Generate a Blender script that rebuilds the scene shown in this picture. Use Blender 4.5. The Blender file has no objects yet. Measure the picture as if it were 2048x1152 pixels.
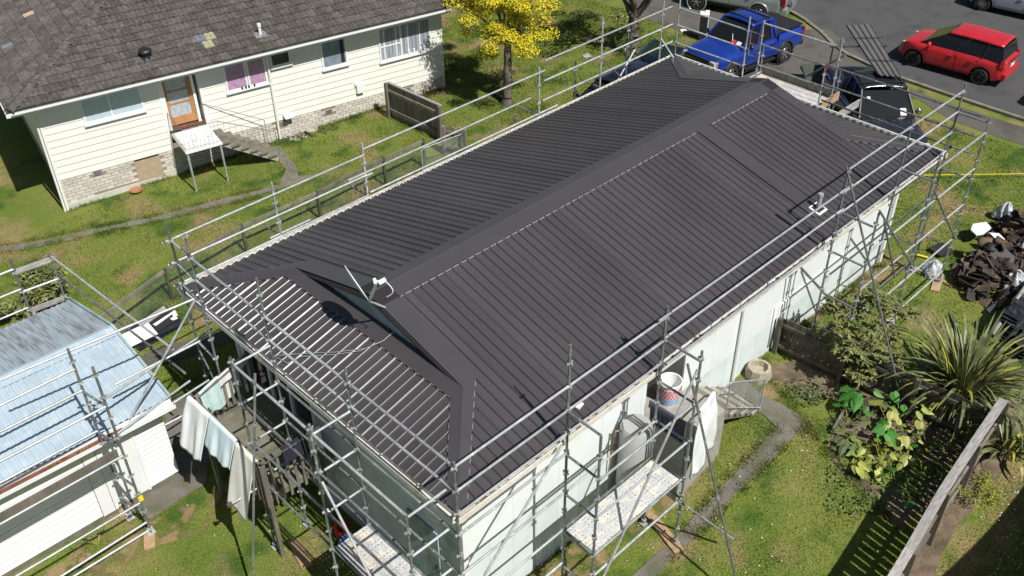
import bpy, math, random
from mathutils import Vector, Matrix
random.seed(7)
sc = bpy.context.scene
C = sc.collection
V = Vector

# ------------------------------------------------------------------ camera, sky, sun, exposure
CAMF = 1952.43
YAW, PIT, ROL = math.radians(45.907), math.radians(36.876), math.radians(-0.626)
CAM = V((-6.2858, -7.7832, 15.1164))
FW = V((math.cos(YAW)*math.cos(PIT), math.sin(YAW)*math.cos(PIT), -math.sin(PIT)))
_r0 = V((math.sin(YAW), -math.cos(YAW), 0)); _u0 = _r0.cross(FW)
RT = _r0*math.cos(ROL) + _u0*math.sin(ROL)
UPV = _u0*math.cos(ROL) - _r0*math.sin(ROL)
cd = bpy.data.cameras.new('camera'); cam = bpy.data.objects.new('camera', cd); C.objects.link(cam)
cd.sensor_width = 36; cd.lens = CAMF/2048*36; cd.clip_start = .1; cd.clip_end = 1500
cam.matrix_world = Matrix(((RT.x, UPV.x, -FW.x, CAM.x), (RT.y, UPV.y, -FW.y, CAM.y), (RT.z, UPV.z, -FW.z, CAM.z), (0, 0, 0, 1)))
sc.camera = cam
SUN_AZ, SUN_EL = math.radians(-95.5), math.radians(53)      # direction towards the sun, from +x
w = bpy.data.worlds.new('World'); sc.world = w; w.use_nodes = True
nt = w.node_tree; bg = nt.nodes['Background']
sky = nt.nodes.new('ShaderNodeTexSky'); sky.sky_type = 'NISHITA'; sky.sun_disc = False
sky.sun_elevation = SUN_EL; sky.sun_rotation = math.pi/2 - SUN_AZ
nt.links.new(sky.outputs[0], bg.inputs[0]); bg.inputs[1].default_value = .05
sd = bpy.data.lights.new('sun', 'SUN'); sd.energy = 5.0; sd.angle = math.radians(.53); sd.color = (1, .965, .9)
so = bpy.data.objects.new('sun', sd); C.objects.link(so)
sdir = V((math.cos(SUN_EL)*math.cos(SUN_AZ), math.cos(SUN_EL)*math.sin(SUN_AZ), math.sin(SUN_EL)))
so.rotation_euler = sdir.to_track_quat('Z', 'Y').to_euler(); so.location = (0, -30, 40)
sc.view_settings.view_transform = 'Standard'; sc.view_settings.look = 'None'
sc.view_settings.exposure = .2; sc.view_settings.gamma = 1

# ------------------------------------------------------------------ where a sight line of the survey camera meets a surface
def ray(x, y): return FW + RT*((x-1024)/CAMF) - UPV*((y-576)/CAMF)
def atz(x, y, z): d = ray(x, y); return CAM + d*((z-CAM.z)/d.z)
def aty(x, y, Y): d = ray(x, y); return CAM + d*((Y-CAM.y)/d.y)
def atx(x, y, X): d = ray(x, y); return CAM + d*((X-CAM.x)/d.x)
def sm(t): t = min(1, max(0, t)); return t*t*(3-2*t)
def gz(x, y):
    k = sm((y-9)/7); return -.9*sm((9.3-x)/5.5)*(1-k) - .6*min(1.15, max(0, (13-x)/12.4))*k
def G(x, y, dz=0):
    z = 0
    for _ in range(8):
        P = atz(x, y, z+dz); z = gz(P.x, P.y)
    return P

# ------------------------------------------------------------------ materials
MATS = {}
def mat(name, col, rough=.6, metal=0, col2=None, scale=3, lo=.35, hi=.65, rnd=0, bump=0, bscale=40, stretch=None, spec=.5, coat=0, col3=None, scale3=.6, lo3=.5, hi3=.7, isl=False, trans=0, alpha=1, detail=6, sheen=0):
    if name in MATS: return MATS[name]
    m = bpy.data.materials.new(name); m.use_nodes = True; N = m.node_tree.nodes; L = m.node_tree.links
    b = N['Principled BSDF']; b.inputs['Roughness'].default_value = rough; b.inputs['Metallic'].default_value = metal
    b.inputs['Specular IOR Level'].default_value = spec
    if coat: b.inputs['Coat Weight'].default_value = coat; b.inputs['Coat Roughness'].default_value = .06
    if trans: b.inputs['Transmission Weight'].default_value = trans
    if alpha < 1: b.inputs['Alpha'].default_value = alpha
    geo = N.new('ShaderNodeNewGeometry')
    pos = geo.outputs['Position']
    if stretch:
        mp = N.new('ShaderNodeMapping'); mp.inputs['Scale'].default_value = stretch; L.new(pos, mp.inputs[0]); pos = mp.outputs[0]
    def mixc(a, c, fac):
        x = N.new('ShaderNodeMix'); x.data_type = 'RGBA'
        if isinstance(a, tuple): x.inputs[6].default_value = (*a, 1)
        else: L.new(a, x.inputs[6])
        x.inputs[7].default_value = (*c, 1); L.new(fac, x.inputs[0]); return x.outputs[2]
    def noise(sc_, lo_, hi_, det=6):
        n = N.new('ShaderNodeTexNoise'); n.inputs['Scale'].default_value = sc_; n.inputs['Detail'].default_value = det; L.new(pos, n.inputs['Vector'])
        r = N.new('ShaderNodeMapRange'); r.inputs[1].default_value = lo_; r.inputs[2].default_value = hi_; L.new(n.outputs[0], r.inputs[0]); return r.outputs[0]
    out = col
    if col2: out = mixc(out, col2, noise(scale, lo, hi, detail))
    if col3: out = mixc(out, col3, noise(scale3, lo3, hi3))
    if rnd:
        oi = N.new('ShaderNodeObjectInfo'); v = oi.outputs['Random']
        if isl:
            ad = N.new('ShaderNodeMath'); ad.operation = 'ADD'; L.new(v, ad.inputs[0]); L.new(geo.outputs['Random Per Island'], ad.inputs[1])
            fr = N.new('ShaderNodeMath'); fr.operation = 'FRACT'; L.new(ad.outputs[0], fr.inputs[0]); v = fr.outputs[0]
        r = N.new('ShaderNodeMapRange'); r.inputs[3].default_value = 1-rnd; r.inputs[4].default_value = 1+rnd; L.new(v, r.inputs[0])
        h = N.new('ShaderNodeHueSaturation'); L.new(r.outputs[0], h.inputs['Value'])
        if isinstance(out, tuple): h.inputs['Color'].default_value = (*out, 1)
        else: L.new(out, h.inputs['Color'])
        out = h.outputs[0]
    if isinstance(out, tuple): b.inputs['Base Color'].default_value = (*out, 1)
    else: L.new(out, b.inputs['Base Color'])
    if bump:
        n = N.new('ShaderNodeTexNoise'); n.inputs['Scale'].default_value = bscale; n.inputs['Detail'].default_value = 5; L.new(pos, n.inputs['Vector'])
        bp = N.new('ShaderNodeBump'); bp.inputs['Strength'].default_value = bump; bp.inputs['Distance'].default_value = .02
        L.new(n.outputs[0], bp.inputs['Height']); L.new(bp.outputs[0], b.inputs['Normal'])
    MATS[name] = m
    return m
M = {}
M['roof'] = mat('charcoal_roof_steel', (.054, .049, .052), .36, 0, (.062, .056, .059), .7, rnd=.11, spec=.9)
M['roofflash'] = mat('charcoal_flashing', (.052, .047, .050), .38, 0, (.058, .053, .056), 2, spec=.9)
M['notch'] = mat('bright_flashing_edge', (.33, .33, .34), .4, .3, (.2, .2, .21), 12)
M['white'] = mat('white_paint', (.78, .79, .78), .5, 0, (.72, .74, .74), 1.5, bump=.03, bscale=30)
M['whitewall'] = mat('white_wall_sheet', (.76, .79, .79), .5, 0, (.71, .76, .77), .8, rnd=.008, bump=.02, bscale=20, col3=(.7, .73, .72), scale3=2.5)
M['greenwall'] = mat('pale_green_skirting', (.66, .73, .73), .6, 0, (.60, .68, .68), 3, rnd=.03, bump=.05, bscale=30, col3=(.46, .5, .46), scale3=1.5, lo3=.6, hi3=.8)
M['cream'] = mat('cream_weatherboard', (.74, .74, .685), .55, 0, (.76, .76, .71), 1.4, rnd=.02, col3=(.68, .68, .61), scale3=3, lo3=.6, hi3=.8)
M['bluegrey'] = mat('weathered_blue_grey_board', (.34, .44, .48), .7, 0, (.25, .33, .36), 3, col3=(.2, .24, .16), scale3=2, lo3=.5, hi3=.7, rnd=.06)
M['shadewall'] = mat('blue_grey_wall_sheet', (.58, .65, .69), .6, 0, (.53, .60, .64), 1.5, rnd=.03, col3=(.3, .35, .34), scale3=1.2)  # shade of the west end put into a darker, bluer wall tone
M['gutter'] = mat('worn_white_gutter', (.62, .6, .54), .55, 0, (.42, .38, .3), 7, lo=.5, hi=.75, col3=(.7, .7, .68), scale3=2)
M['rustgutter'] = mat('stained_gutter_inside', (.42, .31, .16), .8, 0, (.22, .13, .07), 9, col3=(.55, .45, .28), scale3=4, bump=.2, bscale=40)
M['galv'] = mat('galvanised_tube', (.52, .545, .55), .42, .4, (.36, .385, .395), 4, rnd=.16, col3=(.68, .68, .66), scale3=11, lo3=.55, hi3=.7, bump=.05, bscale=50)
M['galvdark'] = mat('dull_scaffold_tube', (.24, .255, .26), .5, .4, (.145, .155, .16), 5, rnd=.2, col3=(.46, .46, .45), scale3=9, lo3=.58, hi3=.72, bump=.05, bscale=50)
M['coupler'] = mat('dark_coupler', (.11, .11, .11), .5, .6, (.2, .2, .2), 14, rnd=.2)
M['plank'] = mat('galvanised_scaffold_plank', (.40, .42, .43), .6, .1, (.56, .56, .55), 24, lo=.38, hi=.62, rnd=.1, col3=(.66, .60, .52), scale3=5, lo3=.5, hi3=.6, bump=.2, bscale=60)
M['timber'] = mat('weathered_grey_timber', (.215, .19, .155), .8, 0, (.125, .11, .09), 5, stretch=(1, 1, .25), rnd=.2, bump=.3, bscale=50, col3=(.13, .14, .09), scale3=1.6, lo3=.5, hi3=.75)
M['palegrey'] = mat('silver_grey_timber', (.40, .38, .37), .75, 0, (.24, .225, .22), 14, stretch=(.35, 3, 1), rnd=.12, bump=.25, bscale=40)
M['darkfence'] = mat('dark_mossy_paling', (.10, .088, .062), .85, 0, (.055, .055, .035), 4, rnd=.25, bump=.3, bscale=40)
M['deck'] = mat('mossy_deck_board', (.135, .125, .088), .8, 0, (.20, .19, .15), 3, rnd=.16, bump=.2, bscale=40, col3=(.07, .075, .045), scale3=1.2)
M['newtimber'] = mat('fresh_timber', (.42, .29, .17), .7, 0, (.33, .21, .12), 6, stretch=(.3, 3, 1), rnd=.12)
M['tile'] = mat('concrete_roof_tile', (.112, .100, .092), .85, 0, (.072, .064, .058), 7, rnd=.22, spec=.2, isl=True, bump=.4, bscale=60, col3=(.17, .155, .14), scale3=9, lo3=.55, hi3=.75, stretch=None)
M['tilepale'] = mat('pale_green_tile', (.36, .36, .24), .7, 0, (.28, .28, .18), 6, rnd=.1)
M['tileblue'] = mat('blue_grey_tile', (.16, .18, .22), .7, 0, (.12, .14, .17), 6)
M['tiletan'] = mat('tan_patch_tile', (.42, .34, .24), .8, 0, (.36, .28, .19), 6)
M['brick'] = mat('cream_brick', (.60, .57, .51), .8, 0, (.52, .49, .43), 8, rnd=.12, isl=True, bump=.3, bscale=60)
M['mortar'] = mat('brown_mortar', (.34, .27, .225), .9, 0, (.27, .22, .18), 12)
M['plaster'] = mat('cream_plaster', (.56, .56, .48), .8, 0, (.48, .48, .4), 2, bump=.1, bscale=20)
M['glass'] = mat('window_glass', (.02, .025, .03), .04, 0, spec=.9, coat=.4)
M['carglass'] = mat('dark_car_glass', (.012, .014, .017), .08, 0, spec=.28)
M['curtain'] = mat('pale_blue_blind', (.50, .61, .66), .35, 0, (.44, .55, .61), 2, stretch=(3, 3, .4), coat=.3)
M['greycurtain'] = mat('grey_net_curtain', (.40, .42, .47), .3, 0, (.26, .28, .33), 9, stretch=(3, 3, .15), coat=.3)
M['bluecurtain'] = mat('dull_blue_curtain', (.24, .29, .35), .3, 0, (.17, .21, .26), 6, coat=.4)
M['pinkcurtain'] = mat('pink_floral_curtain', (.46, .33, .44), .35, 0, (.36, .20, .36), 12, coat=.3, col3=(.5, .12, .22), scale3=14, lo3=.62, hi3=.68)
M['frost'] = mat('frosted_door_glass', (.45, .48, .50), .3, 0, (.30, .33, .36), 9, coat=.3)
M['orangewood'] = mat('orange_door_timber', (.44, .22, .085), .5, 0, (.33, .16, .06), 7, stretch=(1, 1, .3))
M['rust'] = mat('rusty_brown', (.23, .09, .05), .85, 0, (.14, .06, .035), 8, bump=.2)
M['garageroof'] = mat('pale_blue_corrugated', (.39, .48, .55), .5, .05, (.34, .43, .50), 2.2, rnd=.04, col3=(.45, .52, .57), scale3=6, bump=.04, bscale=60)
M['garagerear'] = mat('grimy_rib_shaded_corrugated', (.36, .43, .49), .6, .05, (.17, .175, .18), 1.4, lo=.42, hi=.66, stretch=(11, .9, .9), rnd=.05, col3=(.34, .4, .44), scale3=2)  # rear slope: streaks are grime with the rib shadows painted in
M['asphalt'] = mat('asphalt_road', (.060, .060, .062), .85, 0, (.080, .080, .082), 45, bump=.6, bscale=90, col3=(.05, .05, .052), scale3=1.1, detail=3)
M['footpath'] = mat('dark_footpath', (.085, .078, .068), .9, 0, (.115, .105, .092), 20, bump=.4, bscale=70, col3=(.06, .056, .048), scale3=1.2)
M['concrete'] = mat('worn_concrete', (.19, .175, .145), .85, 0, (.13, .12, .095), 4, bump=.3, bscale=50, col3=(.11, .12, .05), scale3=1.8, lo3=.5, hi3=.75)
M['concpale'] = mat('pale_concrete', (.36, .345, .31), .85, 0, (.27, .26, .23), 5, bump=.2, bscale=40)
M['greypath'] = mat('grey_chip_path', (.125, .113, .100), .9, 0, (.185, .168, .15), 38, bump=.5, bscale=80, col3=(.10, .10, .06), scale3=1.6, lo3=.45, hi3=.65, detail=3)
M['kerb'] = mat('kerb_concrete', (.20, .195, .165), .9, 0, (.12, .13, .07), 4)
M['soil'] = mat('brown_soil', (.115, .082, .056), .95, 0, (.20, .15, .105), 4, bump=1, bscale=22, col3=(.07, .07, .03), scale3=2.2, lo3=.52, hi3=.7)
M['bark'] = mat('rough_bark', (.15, .125, .10), .9, 0, (.07, .058, .046), 9, stretch=(1, 1, .25), bump=.8, bscale=25)
M['rubber'] = mat('tyre_rubber', (.018, .018, .018), .8, bump=.1)
M['blackpl'] = mat('black_plastic', (.02, .02, .021), .5)
M['bluepaint'] = mat('metallic_blue_paint', (.010, .045, .33), .3, .35, spec=.6, coat=.9)
M['redpaint'] = mat('red_car_paint', (.46, .012, .018), .35, 0, (.48, .02, .028), 3, spec=.5, coat=.6)
M['blackpaint'] = mat('black_car_paint', (.014, .015, .02), .25, 0, (.02, .02, .026), 4, spec=.6, coat=.8)
M['navypaint'] = mat('navy_car_paint', (.008, .013, .035), .22, .2, spec=.6, coat=.9)
M['silverpaint'] = mat('silver_green_paint', (.36, .41, .40), .3, .5, coat=.7)
M['lilacpaint'] = mat('pale_silver_paint', (.36, .38, .45), .3, .4, coat=.7)
M['alloy'] = mat('alloy_rim', (.45, .45, .46), .3, .8)
M['chrome'] = mat('chrome_trim', (.75, .76, .78), .12, 1)
M['lamp'] = mat('headlight_lens', (.55, .52, .45), .1, 0, coat=.6)
M['redlamp'] = mat('red_tail_lamp', (.35, .012, .01), .2, coat=.8)
M['plate'] = mat('number_plate', (.75, .75, .73), .4)
M['ink'] = mat('black_ink', (.02, .02, .025), .6)
M['paper'] = mat('white_paper', (.8, .8, .8), .6)
M['redpaper'] = mat('red_card', (.6, .04, .05), .6)
M['cloth'] = mat('white_cotton_cloth', (.74, .76, .75), .9, 0, (.68, .71, .71), 3, sheen=.2)
M['clothcream'] = mat('cream_cotton_cloth', (.76, .74, .67), .9, 0, (.7, .68, .62), 3)
M['clothaqua'] = mat('pale_aqua_towel', (.55, .72, .70), .95, 0, (.48, .67, .66), 5, bump=.3, bscale=120)
M['clothblue'] = mat('pale_blue_shirt_cloth', (.62, .73, .76), .9, 0, (.56, .68, .71), 5)
M['clothpurple'] = mat('dusky_purple_towel', (.075, .068, .11), .95, 0, (.05, .046, .078), 5, stretch=(8, 8, .4))
M['clothdark'] = mat('dark_navy_cloth', (.014, .014, .03), .95)
M['basketw'] = mat('white_basket_plastic', (.8, .8, .8), .4)
M['basketr'] = mat('coral_basket_weave', (.62, .16, .18), .5)
M['basketb'] = mat('blue_basket_weave', (.16, .3, .52), .5)
M['cyl'] = mat('grey_cylinder_steel', (.40, .40, .39), .45, .05, (.36, .36, .355), 2)
M['yellow'] = mat('yellow_plastic', (.75, .62, .02), .6)
M['plasticfilm'] = mat('crumpled_clear_film', (.52, .55, .58), .25, 0, (.34, .36, .40), 12, lo=.4, hi=.6, bump=1, bscale=14, coat=.5)
M['oldroof'] = mat('torn_brown_bitumen_sheet', (.12, .078, .052), .85, 0, (.030, .025, .021), 4, rnd=.4, bump=.6, bscale=25, isl=True)
M['oldblack'] = mat('black_bitumen_sheet', (.017, .016, .016), .6, 0, (.035, .03, .027), 4, rnd=.4, bump=.5, bscale=25, isl=True)
M['stackdark'] = mat('stacked_dark_tile_metal', (.022, .024, .031), .35, .2, (.045, .048, .06), 6, rnd=.4, isl=True, bump=.2, bscale=30)
M['leafyellow'] = mat('golden_leaf', (.60, .49, .010), .6, 0, (.42, .40, .015), 2.2, rnd=.3, isl=True, trans=0)
M['leafgreen'] = mat('dull_green_leaf', (.085, .11, .03), .5, 0, (.17, .18, .055), 3, rnd=.45, isl=True, col3=(.12, .075, .03), scale3=5, lo3=.6, hi3=.75)
M['leafbright'] = mat('fresh_green_leaf', (.05, .19, .025), .4, 0, (.035, .13, .02), 5, rnd=.25, isl=True)
M['leaftaro'] = mat('yellowing_taro_leaf', (.20, .27, .05), .45, 0, (.36, .36, .10), 4, rnd=.3, isl=True)
M['leafdark'] = mat('dark_weed_leaf', (.045, .085, .02), .6, 0, (.09, .12, .03), 3, rnd=.4, isl=True)
M['leafgold'] = mat('yellow_green_shrub_leaf', (.16, .19, .02), .6, 0, (.28, .28, .03), 7, rnd=.4, isl=True)
M['flax'] = mat('flax_blade', (.085, .105, .038), .45, 0, (.17, .19, .085), 6, rnd=.4, isl=True)
M['flaxyellow'] = mat('yellow_flax_blade', (.34, .31, .05), .5, 0, (.20, .21, .05), 5, rnd=.3, isl=True)
M['terracotta'] = mat('terracotta', (.34, .14, .08), .8)
M['potpale'] = mat('sandy_pot', (.40, .36, .27), .85, 0, (.3, .27, .2), 9)
M['red'] = mat('red_bucket', (.35, .02, .02), .5)
M['bluepl'] = mat('blue_plastic_lid', (.05, .14, .3), .5)
M['darkgreen'] = mat('dark_green_sheet', (.008, .022, .011), .5)
M['daisy'] = mat('daisy_white', (.75, .75, .72), .8)
M['copper'] = mat('brown_pipe', (.30, .17, .11), .6)
def grass_mat(name, k=1):
    m = bpy.data.materials.new(name); m.use_nodes = True; N = m.node_tree.nodes; L = m.node_tree.links; b = N['Principled BSDF']
    b.inputs['Roughness'].default_value = .9; b.inputs['Specular IOR Level'].default_value = .15
    geo = N.new('ShaderNodeNewGeometry')
    def nz(s, d=5, off=0):
        n = N.new('ShaderNodeTexNoise'); n.inputs['Scale'].default_value = s; n.inputs['Detail'].default_value = d
        mp = N.new('ShaderNodeMapping'); mp.inputs['Location'].default_value = (off, off*.7, 0); L.new(geo.outputs['Position'], mp.inputs[0]); L.new(mp.outputs[0], n.inputs['Vector']); return n.outputs[0]
    def rng(v, a, c):
        r = N.new('ShaderNodeMapRange'); r.inputs[1].default_value = a; r.inputs[2].default_value = c; L.new(v, r.inputs[0]); return r.outputs[0]
    def mx(a, c, f):
        x = N.new('ShaderNodeMix'); x.data_type = 'RGBA'
        for s, v in ((6, a), (7, c)):
            if isinstance(v, tuple): x.inputs[s].default_value = (*[q*k for q in v], 1)
            else: L.new(v, x.inputs[s])
        L.new(f, x.inputs[0]); return x.outputs[2]
    g = mx((.115, .165, .026), (.18, .205, .045), rng(nz(.55), .35, .65))
    g = mx(g, (.050, .105, .016), rng(nz(.9, 6, 13), .53, .64))
    g = mx(g, (.27, .205, .10), rng(nz(.7, 8, 31), .515, .66))
    g = mx(g, (.07, .09, .018), rng(nz(28, 3), .50, .72))
    g = mx(g, (.26, .24, .10), rng(nz(60, 2, 5), .62, .75))
    # burnt, bare strips along the house and under the scaffold feet, worn by traffic
    L.new(g, b.inputs['Base Color'])
    bp = N.new('ShaderNodeBump'); bp.inputs['Strength'].default_value = .9; bp.inputs['Distance'].default_value = .04
    L.new(nz(22, 6), bp.inputs['Height']); L.new(bp.outputs[0], b.inputs['Normal'])
    return m
M['grass'] = grass_mat('grass_ground'); M['blade'] = grass_mat('grass_blade', 1.05)
M['dry'] = mat('dry_bare_patch', (.235, .165, .085), .95, 0, (.15, .15, .04), 3, lo=.4, hi=.62, bump=.8, bscale=30, col3=(.3, .2, .11), scale3=5)

def ragged(m, scale=7, lo=.40, hi=.50):
    """break a ground sheet up so that the lawn shows through it"""
    N = m.node_tree.nodes; L = m.node_tree.links; g_ = N.new('ShaderNodeNewGeometry'); n = N.new('ShaderNodeTexNoise'); n.inputs['Scale'].default_value = scale; n.inputs['Detail'].default_value = 7
    r = N.new('ShaderNodeMapRange'); r.inputs[1].default_value = lo; r.inputs[2].default_value = hi; L.new(g_.outputs['Position'], n.inputs['Vector']); L.new(n.outputs[0], r.inputs[0]); L.new(r.outputs[0], N['Principled BSDF'].inputs['Alpha'])
ragged(M['dry'], 2.4, .44, .56)

# ------------------------------------------------------------------ mesh builder
class MB:
    def __init__(s): s.v = []; s.f = []; s.mi = []; s.cur = 0
    def add(s, vs, fs):
        o = len(s.v); s.v += [tuple(p) for p in vs]; s.f += [tuple(i+o for i in f) for f in fs]; s.mi += [s.cur]*len(fs); return s
    def quad(s, a, b, c, d): return s.add([a, b, c, d], [(0, 1, 2, 3)])
    def poly(s, pts): return s.add(pts, [tuple(range(len(pts)))])
    def box(s, c, d, rz=0, R=None):
        R = R or Matrix.Rotation(rz, 3, 'Z'); c = V(c); x, y, z = d[0]/2, d[1]/2, d[2]/2
        P = [c + R @ V((i*x, j*y, k*z)) for k in (-1, 1) for j in (-1, 1) for i in (-1, 1)]
        return s.add(P, [(0, 2, 3, 1), (4, 5, 7, 6), (0, 1, 5, 4), (1, 3, 7, 5), (3, 2, 6, 7), (2, 0, 4, 6)])
    def beam(s, a, b, w_, h, up=(0, 0, 1)):
        a = V(a); b = V(b); d = (b-a).normalized(); up = V(up)
        if abs(d.dot(up)) > .99: up = V((1, 0, 0))
        r = d.cross(up).normalized(); u = r.cross(d)
        R = Matrix((r, d, u)).transposed(); return s.box((a+b)/2, (w_, (b-a).length, h), R=R)
    def tube(s, a, b, r, n=8, r2=None, cap=True):
        a = V(a); b = V(b); r2 = r if r2 is None else r2; d = (b-a).normalized(); t = V((0, 0, 1)) if abs(d.z) < .9 else V((1, 0, 0))
        u = d.cross(t).normalized(); w_ = d.cross(u)
        P = [p + (u*math.cos(q)+w_*math.sin(q))*rr for p, rr in ((a, r), (b, r2)) for q in [2*math.pi*i/n for i in range(n)]]
        F = [(i, (i+1) % n, n+(i+1) % n, n+i) for i in range(n)]
        if cap: F += [tuple(range(n))[::-1], tuple(range(n, 2*n))]
        return s.add(P, F)
    def path(s, pts, r, n=6):
        pts = [V(p) for p in pts]
        for a, b in zip(pts, pts[1:]): s.tube(a, b, r, n)
        return s
    def ring(s, c, axis, r, rt, n=20, m=6, a0=0, a1=2*math.pi):
        c = V(c); ax = V(axis).normalized(); t = V((0, 0, 1)) if abs(ax.z) < .9 else V((1, 0, 0)); u = ax.cross(t).normalized(); w_ = ax.cross(u)
        full = abs(a1-a0-2*math.pi) < 1e-4; P = []; F = []; k = n if full else n+1
        for i in range(k):
            q = a0+(a1-a0)*i/n; e = u*math.cos(q)+w_*math.sin(q)
            for j in range(m):
                p = 2*math.pi*j/m; P.append(c + e*(r+rt*math.cos(p)) + ax*rt*math.sin(p))
        for i in range(n):
            for j in range(m): F.append((i*m+j, ((i+1) % k)*m+j, ((i+1) % k)*m+(j+1) % m, i*m+(j+1) % m))
        return s.add(P, F)
    def lathe(s, c, prof, n=20, axis=None):
        c = V(c); P = []; F = []
        R = V((0, 0, 1)).rotation_difference(V(axis)).to_matrix() if axis else Matrix.Identity(3)
        for r, z in prof:
            for i in range(n): q = 2*math.pi*i/n; P.append(c + R @ V((r*math.cos(q), r*math.sin(q), z)))
        for k in range(len(prof)-1):
            for i in range(n): F.append((k*n+i, k*n+(i+1) % n, (k+1)*n+(i+1) % n, (k+1)*n+i))
        return s.add(P, F)
    def prism(s, pts, h):                       # polygon pts (3-D), extruded by vector h
        n = len(pts); h = V(h); P = [V(p) for p in pts]; Q = [p+h for p in P]
        return s.add(P+Q, [tuple(range(n))[::-1], tuple(range(n, 2*n))] + [(i, (i+1) % n, n+(i+1) % n, n+i) for i in range(n)])
    def grid(s, f, nu, nv):
        P = [f(i/nu, j/nv) for j in range(nv+1) for i in range(nu+1)]
        return s.add(P, [(j*(nu+1)+i, j*(nu+1)+i+1, (j+1)*(nu+1)+i+1, (j+1)*(nu+1)+i) for j in range(nv) for i in range(nu)])
    def mesh(s, name, mats, smooth=False, angle=None):
        me = bpy.data.meshes.new(name); me.from_pydata(s.v, [], s.f)
        for m in (mats if isinstance(mats, list) else [mats]): me.materials.append(m)
        if any(s.mi): me.polygons.foreach_set('material_index', s.mi)
        if smooth: me.polygons.foreach_set('use_smooth', [True]*len(s.f))
        me.update()
        if smooth and angle: me.set_sharp_from_angle(angle=math.radians(angle))
        return me
    def build(s, name, mats, parent=None, smooth=False, angle=None, loc=None, rz=0):
        return link(name, s.mesh(name, mats, smooth, angle), parent, loc, rz)
def link(name, me, parent=None, loc=None, rz=0):
    o = bpy.data.objects.new(name, me); C.objects.link(o)
    if parent: o.parent = parent
    if loc is not None: o.location = loc
    o.rotation_euler = (0, 0, rz)
    return o
def tag(o, label, cat, group=None):
    o['label'] = label; o['category'] = cat
    if group: o['group'] = group
    return o
def thing(name, label, cat, loc=(0, 0, 0), rz=0, group=None):
    o = bpy.data.objects.new(name, None); C.objects.link(o); o.location = loc; o.rotation_euler = (0, 0, rz); o.empty_display_size = .2
    return tag(o, label, cat, group)
def struct(o): o['kind'] = 'structure'; return o
def stuff(o): o['kind'] = 'stuff'; return o
def strip(pts, z=0, sub=.5):                     # flat polygon from plan points
    return [V((p[0], p[1], z)) for p in pts]
# ================================================================== GROUND
def axis(lo, hi, fine, coarse):
    a = []; x = lo
    while x < hi: a.append(x); x += fine
    a.append(hi); b = []; k = coarse; y = hi
    while y < 400: y += k; k *= 1.6; b.append(y)
    c = []; k = coarse; y = lo
    while y > -400: y -= k; k *= 1.6; c.append(y)
    return c[::-1]+a+b
XS = axis(-8, 24, .4, 1.5); YS = axis(-10, 24, .4, 1.5)
b = MB(); nx = len(XS)
b.add([(x, y, gz(x, y)) for y in YS for x in XS], [(j*nx+i, j*nx+i+1, (j+1)*nx+i+1, (j+1)*nx+i) for j in range(len(YS)-1) for i in range(nx-1)])
struct(b.build('ground', M['grass'], smooth=True))

def fill(name, pts, m, dz=.008, cell=.35, kind='structure', wob=0, parent=None):
    """flat sheet inside a plan polygon, following the ground; edge slightly uneven"""
    P = []
    n = len(pts)
    for i in range(n):
        a, c = V((pts[i][0], pts[i][1])), V((pts[(i+1) % n][0], pts[(i+1) % n][1])); k = max(1, int((c-a).length/cell))
        for j in range(k):
            p = a.lerp(c, j/k); P.append((p.x+random.uniform(-wob, wob), p.y+random.uniform(-wob, wob)))
    import mathutils.geometry as mg
    # interior grid points keep the sheet on sloping ground
    xs = [p[0] for p in P]; ys = [p[1] for p in P]; pts2 = [V(p) for p in P]; edges = [(i, (i+1) % len(P)) for i in range(len(P))]
    if abs(gz(sum(xs)/len(xs), sum(ys)/len(ys))) > .01:
        x = min(xs)
        while x < max(xs):
            y = min(ys)
            while y < max(ys):
                ins = False; j = len(P)-1
                for i in range(len(P)):
                    if (P[i][1] > y) != (P[j][1] > y) and x < (P[j][0]-P[i][0])*(y-P[i][1])/(P[j][1]-P[i][1])+P[i][0]: ins = not ins
                    j = i
                if ins: pts2.append(V((x, y)))
                y += .3
            x += .3
        dz += .012
    r = mg.delaunay_2d_cdt(pts2, edges, [], 1, 1e-4)
    b = MB(); b.add([(p.x, p.y, gz(p.x, p.y)+dz) for p in r[0]], [tuple(f) for f in r[2]])
    o = b.build(name, m, parent); o['kind'] = kind; return o
def px(*pp): return [tuple(G(x, y))[:2] for x, y in pp]
# road beyond the verge, kerb, verge footpath
KX = 26.9
def kx(y): return 26.0+.16*max(0, y-2)+ (.02*(y-2)**2 if y > 6 else 0)
road = [(kx(y), y) for y in (-60, -20, 0, 2, 4, 6, 7, 8, 9, 10, 11, 12, 13)]
FARX = 35.3
b = MB()
ys = [-80, -40, -10, 0, 2, 4, 6, 8, 9, 10, 11, 12, 13, 14, 16, 20, 26, 40, 90]
def kerbx(y):
    t = [(-80, 26.1), (2, 26.15), (4.5, 26.2), (6.5, 26.3), (8.5, 26.9), (10.5, 28.4), (12, 29.0), (90, 33)]
    for (a, xa), (c, xc) in zip(t, t[1:]):
        if a <= y <= c: return xa+(xc-xa)*(y-a)/(c-a)
L_ = [V((kerbx(y), y, .004)) for y in ys]; R_ = [V((FARX+.12*max(0, y), y, .004)) for y in ys]
for i in range(len(ys)-1): b.quad(L_[i], R_[i], R_[i+1], L_[i+1])
struct(b.build('road', M['asphalt']))
for nm, off in (('kerb', 0), ('kerb', 1)):
    b = MB()
    for i in range(len(ys)-1):
        P = (R_ if off else L_); a, c = P[i], P[i+1]
        if not off and 7.4 < a.y < 12 and False: continue
        b.beam((a.x, a.y, .05), (c.x, c.y, .05), .16, .10 if not (not off and 8.4 < (a.y+c.y)/2 < 11) else .035)
    struct(b.build(nm, M['kerb']))
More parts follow.
